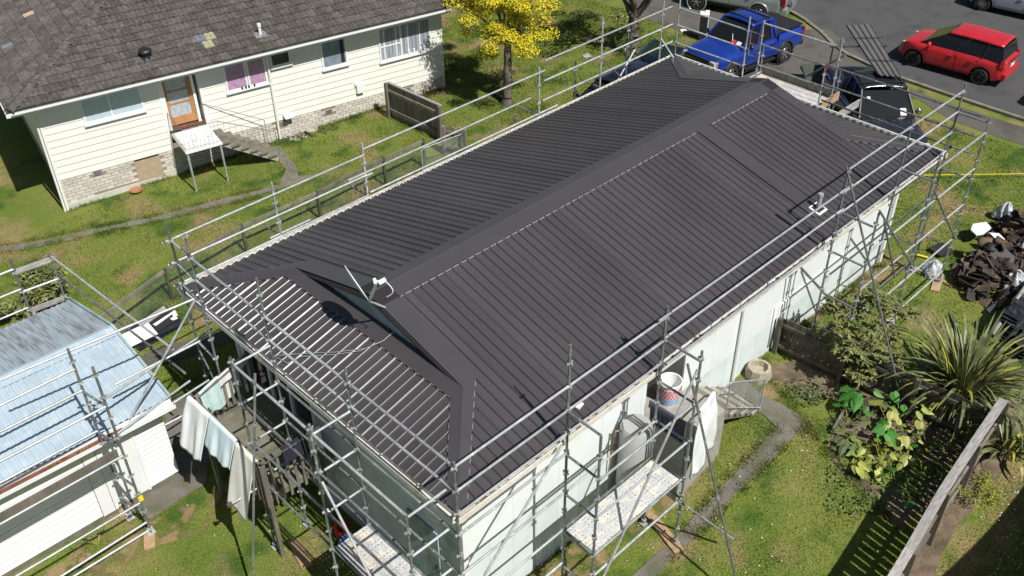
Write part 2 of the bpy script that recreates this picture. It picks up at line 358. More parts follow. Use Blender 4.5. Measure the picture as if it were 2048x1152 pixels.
fill('footpath', px((1700, 100), (1790, 168), (1890, 205), (2048, 255)) + [(26.6, -20), (24.3, -20), (24.55, 0)] + px((2048, 292), (1900, 240), (1838, 200), (1775, 175), (1650, 118), (1560, 85)) + [(24.6, 12), (26.2, 22), (27.6, 22), (26.9, 12)], M['footpath'], .010, wob=.03)
# vehicle crossing and the drive under the blue pickup
fill('driveway', [(22.6, 7.0), (24.6, 7.3), (26.9, 7.4), (28.6, 10.0), (26.9, 11.4), (24.6, 11.0), (20.5, 11.4), (18.2, 10.8), (18.4, 8.6)], M['footpath'], .014, wob=.04)
fill('footpath', px((1262, 4), (1330, 14), (1400, 42), (1428, 62), (1390, 72), (1330, 52), (1285, 36)), M['footpath'], .013, wob=.05)
# narrow mossy path in front of the neighbouring house and its branch to the steps
fill('garden_path', px((-40, 500), (0, 494), (110, 478), (220, 450), (300, 436), (400, 410), (500, 386), (556, 370), (596, 352), (640, 350), (600, 366), (556, 381), (500, 397), (400, 421), (300, 447), (220, 461), (110, 489), (0, 506), (-40, 512)), M['concrete'], .012, wob=.035)
fill('garden_path', px((538, 298), (562, 294), (590, 330), (594, 352), (560, 368), (572, 340)), M['concrete'], .014, wob=.03)
# grey path down the sunny side of the re-roofed house
fill('side_path', px((1560, 830), (1592, 828), (1616, 848), (1574, 886), (1524, 941), (1459, 1006), (1404, 1061), (1344, 1116), (1314, 1151), (1290, 1180), (1240, 1180), (1264, 1151), (1304, 1116), (1364, 1061), (1444, 976), (1504, 906), (1554, 856)) , M['greypath'], .010, wob=.03)
fill('side_path', px((1486, 755), (1524, 790), (1592, 829), (1590, 850), (1556, 858), (1500, 812), (1440, 790)), M['greypath'], .014, wob=.03)
# concrete apron beside the garage
fill('garage_path', px((322, 800), (400, 780), (430, 830), (425, 900), (412, 968), (330, 1022), (300, 1040), (262, 1022), (300, 985), (355, 942)), M['greypath'], .010, wob=.03)
# dark strip behind the garage: path plus the house's shadow, painted as one
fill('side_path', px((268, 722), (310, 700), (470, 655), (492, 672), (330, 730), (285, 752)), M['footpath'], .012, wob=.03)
# dry strips and bare patches worn into the lawn
def patch(cx, cy, rx, ry, rot=0, m='dry', n=22, dz=.004, w_=.28):
    pts = []
    for i in range(n):
        a = 2*math.pi*i/n; r = 1+random.uniform(-w_, w_); x, y = rx*r*math.cos(a), ry*r*math.sin(a)
        pts.append((cx+x*math.cos(rot)-y*math.sin(rot), cy+x*math.sin(rot)+y*math.cos(rot)))
    return pts
fill('bare_soil', [(10.6, .62), (10.7, -.1), (12, .15), (13, -.05), (14.4, .1), (15.6, -.1), (16.2, .3), (15.9, 1.0), (15.3, .66)], M['dry'], .006, wob=.1)
fill('bare_soil', patch(8.6, -.15, .9, .5), M['dry'], .006)
fill('bare_soil', px((1250, 1000), (1330, 950), (1420, 905), (1400, 970), (1300, 1060), (1180, 1152), (1060, 1152), (1150, 1100)), M['dry'], .005, wob=.12)
fill('bare_soil', px((60, 1152), (200, 1070), (300, 1045), (420, 985), (470, 1010), (400, 1060), (300, 1110), (220, 1170)), M['dry'], .005, wob=.14)
# vegetable bed and flower border
fill('garden_bed', px((1520, 735), (1600, 715), (1700, 770), (1830, 800), (1960, 870), (1930, 900), (1800, 1060), (1745, 1000), (1690, 955), (1655, 905), (1665, 860), (1720, 790), (1640, 800), (1575, 775)), M['soil'], .012, wob=.06)
fill('flower_border', px((2060, 770), (2060, 850), (2000, 950), (1900, 1080), (1850, 1200), (1785, 1200), (1850, 1070), (1990, 845)), M['soil'], .012, wob=.07)

# grass blades and daisies, too many to count
import numpy as np
rng = np.random.default_rng(3)
def blades(n, x0, x1, y0, y1, hmin, hmax, wd, mask=None):
    x = rng.uniform(x0, x1, n); y = rng.uniform(y0, y1, n)
    keep = np.ones(n, bool)
    for (a, c, d, e) in NOGRASS: keep &= ~((x > a) & (x < c) & (y > d) & (y < e))
    if mask is not None: keep &= mask(x, y)
    x = x[keep]; y = y[keep]; n = len(x)
    cl = np.sin(x*2.3+1.7*np.sin(y*1.9))*np.cos(y*2.9+1.1*np.sin(x*1.3)); h = rng.uniform(hmin, hmax, n)*(1+.5*cl)
    sk = lambda t: np.clip(t, 0, 1)**2*(3-2*np.clip(t, 0, 1))
    k = sk((y-9)/7); z = -.9*sk((9.3-x)/5.5)*(1-k) - .6*np.clip((13-x)/12.4, 0, 1.15)*k
    a = rng.uniform(0, 6.283, n); dx = np.cos(a)*wd; dy = np.sin(a)*wd; tx = rng.normal(0, .45, n)*h; ty = rng.normal(0, .45, n)*h
    v = np.empty((n, 3, 3)); v[:, 0] = np.stack([x-dx, y-dy, z], 1); v[:, 1] = np.stack([x+dx, y+dy, z], 1); v[:, 2] = np.stack([x+tx, y+ty, z+h], 1)
    return v.reshape(-1, 3)
NOGRASS = [(.55, 15.5, .55, 7.4), (-5.3, -1.2, 7.9, 12.3)]
PATHY = []
def tri_mesh(name, v, m):
    me = bpy.data.meshes.new(name); n = len(v)//3
    me.vertices.add(len(v)); me.vertices.foreach_set('co', v.astype(np.float32).ravel())
    me.loops.add(len(v)); me.loops.foreach_set('vertex_index', np.arange(len(v), dtype=np.int32))
    me.polygons.add(n); me.polygons.foreach_set('loop_start', np.arange(0, len(v), 3, dtype=np.int32)); me.materials.append(m); me.update(calc_edges=True); return me
polyg = [[(p.co.x, p.co.y) for p in []]]
def inside(x, y, P):
    r = np.zeros(len(x), bool); j = len(P)-1
    for i in range(len(P)):
        c = ((P[i][1] > y) != (P[j][1] > y)) & (x < (P[j][0]-P[i][0])*(y-P[i][1])/(P[j][1]-P[i][1]+1e-12)+P[i][0]); r ^= c; j = i
    return r
HARD = [px((1592, 829), (1616, 848), (1459, 1006), (1314, 1151), (1290, 1180), (1240, 1180), (1304, 1116), (1444, 976), (1554, 856)), px((1486, 755), (1592, 829), (1556, 852), (1440, 790)),
        px((322, 800), (400, 780), (430, 830), (412, 968), (300, 1040), (262, 1022), (355, 942)), px((1520, 735), (1700, 770), (1960, 870), (1800, 1060), (1655, 905), (1640, 800)),
        px((-40, 500), (110, 478), (300, 436), (596, 352), (640, 350), (556, 381), (300, 447), (110, 489), (-40, 512)),
        [(22.6, 7.0), (27, 7.4), (28.6, 10.0), (26.9, 11.4), (18.2, 11.2), (18.4, 8.6)], px((1990, 800), (2060, 800), (2010, 950), (1870, 1152), (1785, 1200))]
def soft(x, y):
    k = np.ones(len(x), bool)
    for P in HARD: k &= ~inside(x, y, P)
    return k | (rng.random(len(x)) < .10)
v = np.concatenate([blades(150000, -4, 12.5, -6.5, 7.5, .025, .06, .008, soft), blades(110000, -4, 16, 7, 19, .03, .075, .011, soft), blades(60000, 12, 24.2, -6.5, 8, .03, .07, .013, soft), blades(60000, 14, 24.4, 9, 22, .03, .07, .015, soft)])
stuff(link('grass', tri_mesh('grass', v, M['blade'])))
def tufts(lines, per_m, wid, h0, h1):
    xs = []; ys = []
    for (x0, y0), (x1, y1) in lines:
        n = int(math.hypot(x1-x0, y1-y0)*per_m); t = rng.random(n); cl = (np.sin(t*40)+np.sin(t*17+2) > -.4)
        xs.append((x0+(x1-x0)*t+rng.normal(0, wid, n))[cl]); ys.append((y0+(y1-y0)*t+rng.normal(0, wid, n))[cl])
    x = np.concatenate(xs); y = np.concatenate(ys); n = len(x); h = rng.uniform(h0, h1, n); a = rng.uniform(0, 6.283, n); wd = .009
    z = np.array([gz(p, q) for p, q in zip(x, y)]); dx = np.cos(a)*wd; dy = np.sin(a)*wd; v = np.empty((n, 3, 3))
    v[:, 0] = np.stack([x-dx, y-dy, z], 1); v[:, 1] = np.stack([x+dx, y+dy, z], 1); v[:, 2] = np.stack([x+rng.normal(0, .5, n)*h, y+rng.normal(0, .5, n)*h, z+h], 1); return v.reshape(-1, 3)
WF = [tuple(G(*p))[:2] for p in ((205, 705), (345, 598), (495, 508), (642, 440), (772, 372), (850, 335))]
lines = list(zip(WF, WF[1:]))+[((.6, .5), (5.4, .5)), ((10.5, .4), (10.7, -2)), ((9.6, .5), (15.4, .5)), (tuple(G(782, 234))[:2], tuple(G(886, 283))[:2]), (tuple(G(136, 420))[:2], tuple(G(888, 178))[:2]), ((9.5, -4.4), (4, -4.8)), (tuple(G(1554, 856))[:2], tuple(G(1364, 1061))[:2]), (tuple(G(1616, 850))[:2], tuple(G(1344, 1118))[:2]), (tuple(G(0, 508))[:2], tuple(G(300, 448))[:2]), (tuple(G(300, 448))[:2], tuple(G(560, 384))[:2]), (tuple(G(0, 493))[:2], tuple(G(300, 435))[:2]), (tuple(G(300, 435))[:2], tuple(G(560, 368))[:2]), (tuple(G(1520, 735))[:2], tuple(G(1655, 905))[:2]), (tuple(G(1655, 905))[:2], tuple(G(1800, 1062))[:2])]
stuff(link('grass_tufts', tri_mesh('grass_tufts', tufts(lines, 420, .07, .05, .16), M['blade'])))
b = MB()
for _ in range(900):
    q = random.random()
    if q < .42: x, y = random.gauss(9.5, 2), random.gauss(-6.2, .5)
    elif q < .7: x, y = random.uniform(-3, 9), random.uniform(-3.5, 6)
    else: x, y = random.uniform(-3, 22), random.uniform(-5, 18)
    if not soft(np.array([x]), np.array([y]))[0]: continue
    r = random.uniform(.008, .017); b.add([(x+r*math.cos(t), y+r*math.sin(t), gz(x, y)+.06) for t in (0, 1.57, 3.14, 4.71)], [(0, 1, 2, 3)])
stuff(b.build('daisies', M['daisy']))
for (x, y) in ((-1.2, 3.0), (-1.0, 2.6)): pass
# ================================================================== THE RE-ROOFED HOUSE
LX, WY, EZ, RZ, GX, OV = 16.03, 8.28, 3.29, 1.13, 1.66, .62
TP = RZ/(WY/2)                                   # roof slope
ang = math.atan(TP)
house = thing('house', 'long white single-storey house with new charcoal ribbed steel roof, scaffolded all round', 'house')
def rib_profile(u0, u1, pitch=.1945, top=.026, slope=.020, h=.036, phase=0):
    """folded rib: steep sides with a small chamfer at each top edge, broader on the lapped rib of every sheet"""
    out = [(u0, 0)]; k = math.floor((u0-phase)/pitch); first = True
    while True:
        c = phase+k*pitch; k += 1
        if c-.05 > u1: break
        e = .018 if k % 4 == 1 else .008
        for du, hh in ((-.013-e-.010, 0), (-.013-e, h-e), (-.013, h), (.013, h), (.013+e, h-e), (.013+e+.010, 0)):
            u = c+du
            if u0 < u < u1: out.append((u, hh))
    out.append((u1, 0)); return out
def roof_sheets(frame, u0, u1, limits, cover=.778, name='roof_sheet', h=.036):
    """frame(u, v, h) -> point; limits(u) -> list of (v0, v1); one object per sheet"""
    u = u0; n = 0
    while u < u1-1e-3:
        ue = min(u+cover, u1); b = MB()
        pr = rib_profile(u, ue, h=h, phase=u0+.05)
        # extra columns where the limits change
        br = sorted(set([u] + [x for x in BREAKS if u < x < ue] + [ue]))
        for (a, ha), (c, hc) in zip(pr, pr[1:]):
            cuts = [a]+[x for x in br if a+1e-4 < x < c-1e-4]+[c]
            for p, q in zip(cuts, cuts[1:]):
                hp = ha+(hc-ha)*(p-a)/(c-a) if c > a else ha; hq = ha+(hc-ha)*(q-a)/(c-a) if c > a else hc
                lp = limits(p+1e-5); lq = limits(q-1e-5)
                if len(lp) != len(lq): continue
                for (p0, p1), (q0, q1) in zip(lp, lq):
                    if p1-p0 < .002 and q1-q0 < .002: continue
                    b.quad(frame(p, p0, hp), frame(q, q0, hq), frame(q, q1, hq), frame(p, p1, hp))
        if b.v: b.build(name, M['roof'], house); n += 1
        u = ue
    return n
BREAKS = [GX, LX-GX]
def lim_long(u):
    if u < GX: return [(0, u)]
    if u > LX-GX: return [(0, LX-u)]
    return [(0, WY/2)]
cs, sn = math.cos(ang), math.sin(ang)
fS = lambda u, v, h: V((u, v-h*sn, EZ+v*TP+h*cs))
fN = lambda u, v, h: V((u, WY-v+h*sn, EZ+v*TP+h*cs))
roof_sheets(fS, 0, LX, lim_long); roof_sheets(fN, 0, LX, lim_long)
BREAKS = [GX, WY-GX]
def lim_end(u):
    t = GX+.12                                   # the end skirts run on under the gable overhang
    return [(0, min(u, t, WY-u))] if min(u, WY-u) < GX else [(0, t)]
fW = lambda u, v, h: V((v-h*sn, u, EZ+v*TP+h*cs-.001))
fE = lambda u, v, h: V((LX-v+h*sn, u, EZ+v*TP+h*cs-.001))
def lim_w(u): return [(0, min(u, WY-u))] if min(u, WY-u) < GX else [(0, GX+.12)]
roof_sheets(fW, 0, WY, lim_w); roof_sheets(fE, 0, WY, lim_w)
# gable walls, set back under the overhanging verges
for s in (0, 1):
    xg = GX+.10 if not s else LX-GX-.10; zb = EZ+(GX+.1)*TP-.02; rr = EZ+RZ-.06
    k = (rr-zb)/TP
    b = MB(); b.prism([(xg, WY/2-k, zb), (xg, WY/2+k, zb), (xg, WY/2, rr)], (.06 if not s else -.06, 0, 0)); b.build('gable_wall', M['bluegrey'], house)
    # barge boards and dark soffit of the verge
    xv = GX if not s else LX-GX
    for q in (-1, 1):
        y1 = WY/2; y0 = GX if q < 0 else WY-GX
        a = V((xv+(.0 if not s else 0), y0, EZ+GX*TP)); c = V((xv, y1, EZ+RZ))
        e = 1 if not s else -1
        b = MB(); b.prism([a+V((e*.02, 0, -.01)), c+V((e*.02, 0, -.01)), c+V((e*.02, 0, -.15)), a+V((e*.02, 0, -.05))], (-e*.03, 0, 0)); b.build('barge_board', M['roofflash'], house)
        # wide barge flashing lying over the sheet ends
        b = MB(); n_ = V((0, q*sn, cs)); wd = .42 if not s else .34
        A = [a+n_*.034, c+n_*.034, c+V((e*wd, 0, 0))+n_*.034, a+V((e*wd, 0, 0))+n_*.034]
        b.prism(A, n_*.006); b.build('barge_flashing', M['roofflash'], house)
# ridge flashing (two folded leaves), hip flashings, apron flashings
b = MB(); w_ = .36
for q in (-1, 1):
    n_ = V((0, q*sn, cs)); d = V((0, q*cs, -sn)); a = V((GX-.01, WY/2, EZ+RZ)); c = V((LX-GX+.01, WY/2, EZ+RZ))
    b.prism([a+n_*.034, c+n_*.034, c+d*w_+n_*.034, a+d*w_+n_*.034], n_*.006)
b.tube((GX-.01, WY/2, EZ+RZ+.037), (LX-GX+.01, WY/2, EZ+RZ+.037), .018, 8)
b.build('ridge_flashing', M['roofflash'], house)
b = MB(); k = math.floor((LX-2*GX)/.1945)        # bright, notched lower edge of the ridge flashing
d = V((0, -cs, -sn)); n_ = V((0, -sn, cs))
for i in range(k):
    x = GX+.42+i*.1945
    if x > LX-GX-.5: break
    if 10.95 < x < 11.55: continue
    p = V((x, WY/2, EZ+RZ))+d*(w_+.004)+n_*.03; b.beam(p+V((-.07, 0, 0)), p+V((.07, 0, 0)), .04, .02, n_)
b.build('flashing_notches', M['notch'], house)['kind'] = 'stuff'
for s in (0, 1):
    for q in (0, 1):
        x0 = 0 if not s else LX; ex = 1 if not s else -1; y0 = 0 if not q else WY; ey = 1 if not q else -1
        a = V((x0+ex*.02, y0+ey*.02, EZ+.02*TP)); c = V((x0+ex*GX, y0+ey*GX, EZ+GX*TP))
        b = MB(); wd = .22
        up = V((0, 0, 1))
        for leaf in (0, 1):
            if leaf == 0: o1 = V((ex*wd, 0, 0)); nn = V((0, -ey*sn, cs))
            else: o1 = V((0, ey*wd, 0)); nn = V((-ex*sn, 0, cs))
            o1 = o1 + V((0, 0, 0)); P = [a+nn*.036, c+nn*.036, c+o1*1.3+nn*.036, a+o1+nn*.036]
            b.prism(P, nn*.005)
        b.tube(a+V((0, 0, .04)), c+V((0, 0, .04)), .014, 6)
        b.build('hip_flashing', M['roofflash'], house)
        if ey == 1 or not s:
            b = MB(); L0 = (c-a).length; m_ = int(L0/.2)
            for i in range(m_):
                t = (i+.3)/m_; p = a.lerp(c, t)+V((ex*(wd+.07*t+.01), 0, 0))+V((0, -ey*sn, cs))*.03; p2 = a.lerp(c, t+.55/m_)+V((ex*(wd+.07*t+.01), 0, 0))+V((0, -ey*sn, cs))*.03
                b.beam(p, p2, .016, .016)
            for i in range(m_):
                t = (i+.3)/m_; p = a.lerp(c, t)+V((0, ey*(wd+.07*t+.01), 0))+V((-ex*sn, 0, cs))*.03; p2 = a.lerp(c, t+.55/m_)+V((0, ey*(wd+.07*t+.01), 0))+V((-ex*sn, 0, cs))*.03
                b.beam(p, p2, .012, .012)
            b.build('flashing_notches', M['notch'], house)['kind'] = 'stuff'
    # apron flashing along the top of the end skirt
    e = 1 if not s else -1; x1 = (GX+.09) if not s else LX-GX-.09; nn = V((-e*sn, 0, cs)); up_ = V((e*cs, 0, sn))
    ztop = EZ+(GX+.09)*TP
    b = MB(); a = V((x1, GX+.05, ztop)); c = V((x1, WY-GX-.05, ztop)); o1 = -up_*.36
    b.prism([a+nn*.034, c+nn*.034, c+o1+nn*.034, a+o1+nn*.034], nn*.006); b.build('apron_flashing', M['roofflash'], house)
    b = MB(); n2 = int((WY-2*GX)/.1945)
    for i in range(n2):
        p = V((x1, GX+.1+i*.1945, ztop))+o1*1.01+nn*.03; b.beam(p+V((0, -.045, 0)), p+V((0, .045, 0)), .016, .016)
    b.build('flashing_notches', M['notch'], house)['kind'] = 'stuff'
# flat soaker flashing from ridge down to the vent
b = MB(); n_ = V((0, -sn, cs)); d = V((0, -cs, -sn)); a = V((11.0, WY/2, EZ+RZ))+d*.3; c = a+V((.40, 0, 0)); Ld = 3.45
b.prism([a+n_*.001, c+n_*.001, c+d*Ld+n_*.001, a+d*Ld+n_*.001], n_*.0385); b.build('soaker_flashing', M['roofflash'], house)
# vent pipe through the roof with white boot
p = V((11.3, .62, EZ+.62*TP)); vent = MB(); vent.box(p+V((0, 0, .045)), (.34, .30, .03), R=Matrix.Rotation(ang, 3, 'X')); 
vo = vent.build('vent_boot', M['white'], house)
b = MB(); b.box(p+V((0, 0, .066)), (.25, .21, .02), R=Matrix.Rotation(ang, 3, 'X')); b.build('vent_gasket', M['ink'], vo)
b = MB(); b.tube(p, p+V((0, 0, .40)), .05, 14); b.tube(p+V((0, 0, .38)), p+V((0, 0, .44)), .062, 14); b.build('vent_pipe', M['galv'], vo, smooth=True, angle=40)
# gutters: floor, back and front lip, each run its own part
def gutter(a, c, out, m, seg_break=None):
    a, c, out = V(a), V(c), V(out); b = MB(); up = V((0, 0, 1)); w0 = .12
    b.beam(a+out*w0/2+up*-.10, c+out*w0/2+up*-.10, w0, .008); b.beam(a+out*w0+up*-.05, c+out*w0+up*-.05, .008, .10)
    b.beam(a+out*(w0-.01)+up*.002, c+out*(w0-.01)+up*.002, .026, .012)
    g = b.build('gutter', m, house)
    L = (c-a).length; n = int(L/.9); bb = MB()
    for i in range(1, n): p = a.lerp(c, i/n); bb.beam(p+up*-.004, p+out*w0+up*-.004, .022, .006, up)
    bb.build('gutter_strap', M['gutter'], g)['kind'] = 'stuff'
    return g
gs = gutter((-.05, -.0, EZ), (LX+.05, 0, EZ), (0, -1, 0), M['gutter']); gutter((-.0, -.05, EZ), (-.0, WY+.05, EZ), (-1, 0, 0), M['gutter'])
gutter((-.05, WY, EZ), (LX+.05, WY, EZ), (0, 1, 0), M['gutter']); gutter((LX, -.05, EZ), (LX, WY+.05, EZ), (1, 0, 0), M['white'])
b = MB(); b.box((2.7, -.065, EZ-.088), (5.4, .085, .012)); b.build('gutter_silt', M['rustgutter'], gs)
b = MB()                                         # scraps of old paint and grit standing on the gutter
for i in range(260):
    x = random.uniform(.2, LX); s = random.uniform(.01, .035); b.box((x, -.06+random.uniform(-.04, .04), EZ-.07+random.uniform(0, .05)), (s*2, s, .01), rz=random.uniform(0, 3))
b.build('gutter_debris', M['rust'], gs)['kind'] = 'stuff'
# scalloped pale edge under the sheets along the far eave
b = MB(); nsc = int(LX/.1945)
for i in range(nsc):
    x = .08+i*.1945; b.add([(x+.085*math.cos(t), WY+.02+.055*math.sin(t), EZ+.012) for t in [math.pi*j/6 for j in range(7)]], [tuple(range(7))])
b.build('eave_closure', M['gutter'], house)['kind'] = 'stuff'
# fascia and soffit
b = MB(); i_ = .03
for a, c in (((i_, i_), (LX-i_, i_)), ((i_, WY-i_), (LX-i_, WY-i_)), ((i_, i_), (i_, WY-i_)), ((LX-i_, i_), (LX-i_, WY-i_))): b.beam((a[0], a[1], EZ-.11), (c[0], c[1], EZ-.11), .03, .18)
b.build('fascia', M['white'], house)
b = MB()
for (x0, x1, y0, y1) in ((.05, LX-.05, .05, OV-.02), (.05, LX-.05, WY-OV+.02, WY-.05), (.05, OV-.02, OV, WY-OV), (LX-OV+.02, LX-.05, OV, WY-OV)): b.box(((x0+x1)/2, (y0+y1)/2, EZ-.2), (x1-x0, y1-y0, .02))
b.build('soffit', M['white'], house)
# walls: sheets 1.2 m wide on all four sides, openings left where the photograph has them
WZ0, WZ1 = .95, EZ-.21
def wallrun(a, c, z0, z1, m, name, w_=1.2, t=.04, openings=()):
    a, c = V((*a, 0)), V((*c, 0)); L = (c-a).length; d = (c-a)/L; r = V((d.y, -d.x, 0)); s = 0
    while s < L-.01:
        e = min(s+w_, L)
        if L-e < .25: e = L
        segs = [(s, e, z0, z1)]
        for (o0, o1, y0, y1) in openings:
            ns = []
            for (p, q, u0, u1) in segs:
                if o1 <= p or o0 >= q or y1 <= u0 or y0 >= u1: ns.append((p, q, u0, u1)); continue
                if p < o0: ns.append((p, o0, u0, u1))
                if q > o1: ns.append((o1, q, u0, u1))
                P, Q = max(p, o0), min(q, o1)
                if u0 < y0: ns.append((P, Q, u0, y0))
                if u1 > y1: ns.append((P, Q, y1, u1))
            segs = ns
        b = MB()
        for (p, q, u0, u1) in segs:
            if q-p > .02 and u1-u0 > .02:
                m0 = a+d*(p+q)/2+r*(-t/2); b.box((m0.x, m0.y, (u0+u1)/2), (q-p-.004, t, u1-u0), rz=math.atan2(d.y, d.x))
        if b.v: b.build(name, m, house)
        s = e
XW, YW, XE, YN = OV, OV, LX-OV, WY-OV
b = MB(); I = .05                                # dark core behind the joints
RX0, RX1 = 5.55, 6.80
for (x0, x1, y0, y1) in ((XW+I, RX0-.06, YW+I, YW+.10), (RX1+.06, XE-I, YW+I, YW+.10), (XW+I, XE-I, YN-.10, YN-I), (XE-.1, XE-I, YW+I, YN-I)): b.box(((x0+x1)/2, (y0+y1)/2, 1.05), (x1-x0, y1-y0, 4.0))
b.box((XW+.075, (YW+YN)/2, 1.05), (.05, YN-YW-.2, 4.0))
b.build('wall_core', M['greenwall'], house)
# south wall
wallrun((XW, YW), (XE, YW), WZ0, WZ1, M['whitewall'], 'wall_panel', openings=[(RX0-XW, RX1-XW, 0, 4)])
wallrun((XW, YW-.0), (XE, YW-.0), -.95, WZ0-.003, M['greenwall'], 'skirting_board', w_=.6, t=.035, openings=[(RX0-XW, RX1-XW, -2, 4)])
wallrun((XE, YW), (XE, YN), .02, WZ1, M['whitewall'], 'wall_panel')
wallrun((XE, YN), (XW, YN), -.95, WZ1, M['whitewall'], 'wall_panel')
# west wall, in shade: sheets, a ranch slider and a window by the deck, a basement door
WOP = [(YN-7.45, YN-4.75, .9, 2.95)]
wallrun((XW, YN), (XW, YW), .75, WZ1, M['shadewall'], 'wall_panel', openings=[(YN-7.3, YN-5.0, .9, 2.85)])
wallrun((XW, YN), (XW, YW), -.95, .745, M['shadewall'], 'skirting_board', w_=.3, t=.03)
for z in (.75, 1.35, 1.95, 2.55):
    b = MB(); b.box((XW-.006, (YW+4.7)/2, z), (.012, 4.7-YW, .012)); b.build('joint_batten', M['whitewall'], house)
sl = MB(); y0, y1 = 5.0, 7.3
for y in (y0, y0+.78, y0+1.52, y1): sl.box((XW-.02, y, 1.87), (.07, .06, 1.96))
for z in (.92, 2.83): sl.box((XW-.02, (y0+y1)/2, z), (.08, y1-y0+.06, .06))
door = sl.build('sliding_door', M['white'], house)
for k, (a, c) in enumerate(((y0, y0+.78), (y0+.78, y0+1.52), (y0+1.52, y1))):
    b = MB(); b.box((XW+.01, (a+c)/2, 1.87), (.02, c-a-.06, 1.84)); b.build('pane', M['glass'] if k != 1 else M['ink'], door)
    b = MB()
    b.grid(lambda u, v, a=a, c=c: V((XW+.06+.02*math.sin(u*26), a+.05+u*(c-a-.1), 1+v*1.8)), 24, 1); b.build('curtain', M['greycurtain'] if k != 1 else M['bluecurtain'], door, smooth=True)
# corner boards
for (x, y) in ((XW, YW), (XE, YW), (XE, YN), (XW, YN)):
    b = MB(); b.box((x+(.03 if x == XE else -.03)*.4, y+(-.03 if y == YW else .03)*.4, 1.07), (.11, .11, 4.0)); b.build('corner_board', M['white'], house)
b = MB(); b.tube((XW-.10, 7.35, -.8), (XW-.10, 7.35, EZ-.25), .045, 12); b.tube((XW-.10, 7.35, EZ-.25), (-.05, 7.45, EZ-.1), .045, 12); b.build('downpipe', M['white'], house, smooth=True, angle=50)
b = MB(); b.tube((8.75, YW-.06, .1), (8.75, YW-.06, EZ-.3), .04, 12); b.tube((8.75, YW-.06, EZ-.3), (8.75, -.03, EZ-.1), .04, 12); b.build('downpipe', M['white'], house, smooth=True, angle=50)
# recessed side porch: side walls, back wall with door
b = MB(); b.box((RX1+.03, YW+.62, 1.55), (.05, 1.22, 3.04)); b.box((RX0-.03, YW+.62, 1.55), (.05, 1.22, 3.04)); b.box(((RX0+RX1)/2, YW+1.26, 1.55), (RX1-RX0, .05, 3.04)); b.build('porch_wall', M['cyl'], house)
b = MB(); b.box((RX0+.5, YW+1.22, 2.0), (.8, .04, 1.98)); dd = b.build('back_door', M['white'], house); b = MB(); b.box((RX0+.5, YW+1.19, 2.3), (.5, .02, .8)); b.build('pane', M['glass'], dd)
# pipes and brackets on the sunny wall
b = MB(); b.tube((10.2, YW-.03, 1.35), (13.4, YW-.03, 1.35), .022, 8); b.tube((10.2, YW-.03, 1.35), (10.2, YW-.03, .2), .022, 8); b.build('wall_pipe', M['white'], house, smooth=True)
for x, l in ((8.0, .5), (9.2, .55), (12.4, .3)):
    b = MB(); b.tube((x, YW-.05, 2.68), (x+l, YW-.05, 2.66), .017, 8); b.box((x, YW-.03, 2.64), (.03, .05, .1)); b.box((x+l, YW-.03, 2.62), (.03, .05, .1)); b.build('wall_bracket', M['galv'], house)
# basement door of upright boards in the shaded end wall
for i in range(7): b = MB(); b.box((XW-.03, 1.35+i*.125, .15), (.03, .118, 2.0)); b.build('door_board', M['bluegrey'], house)
b = MB(); b.box((XW-.05, 1.36, .2), (.02, .03, .12)); b.build('door_latch', M['ink'], house)

# satellite dish on the gable
dish = thing('satellite_dish', 'white satellite dish seen edge-on, fixed to the gable end of the charcoal roof', 'satellite dish')
base = V((1.36, 3.72, 4.68)); top = V((1.30, 4.25, 5.20)); ctr = (base+top)/2
ax = V((.35, -.68, .64)).normalized()            # points where the dish looks
e1 = (top-base).normalized(); ax = (ax-e1*ax.dot(e1)).normalized()
# keep the camera in the rim plane: dish axis square to the sight line
sight = (ctr-CAM).normalized(); ax = e1.cross(sight).normalized(); ax = ax if ax.dot(V((0, -1, .3))) > 0 else -ax
R0 = (top-base).length/2; side = ax.cross(e1)
b = MB(); b.grid(lambda u, v: ctr + (e1*math.cos(u*2*math.pi)+side*math.sin(u*2*math.pi))*R0*v + ax*(.028*(v*v-1)), 28, 6)
b.grid(lambda u, v: ctr + (e1*math.cos(u*2*math.pi)+side*math.sin(u*2*math.pi))*R0*v + ax*(.028*(v*v-1)-.008), 28, 6)
b.ring(ctr, ax, R0, .010, n=32)
b.build('reflector', M['white'], dish, smooth=True)
lnb = V((1.30, 3.30, 5.36)); b = MB(); b.beam(base+ax*.02, lnb, .045, .03); b.build('feed_arm', M['white'], dish)
b = MB(); d = (lnb-base).normalized(); b.tube(lnb-V((.02, .06, 0)), lnb+V((.10, -.10, .04)), .045, 12); b.tube(lnb-V((.06, .02, .02)), lnb+V((-.02, .06, .03)), .032, 10); b.build('receiver', M['white'], dish, smooth=True, angle=40)
b = MB(); pts = [lnb+V((.08, -.10, .02))+V((.05*math.sin(t*3.1), -.22*math.sin(t*3.1)*.6, -.34*t)) for t in [i/8 for i in range(9)]]; b.path(pts, .009); b.build('receiver_cable', M['white'], dish)
b = MB(); b.tube(base, V((1.98, 3.75, 4.05)), .02, 8); b.tube(V((1.98, 3.75, 4.05)), V((1.97, 3.75, 3.85)), .02, 8); b.box((1.95, 3.68, 3.98), (.05, .22, .12)); b.beam((1.9, 3.55, 4.1), (1.93, 3.8, 4.0), .03, .03); b.build('mount_bracket', M['galv'], dish)
cab = MB(); n_ = lambda x, y: EZ+x*TP+.05
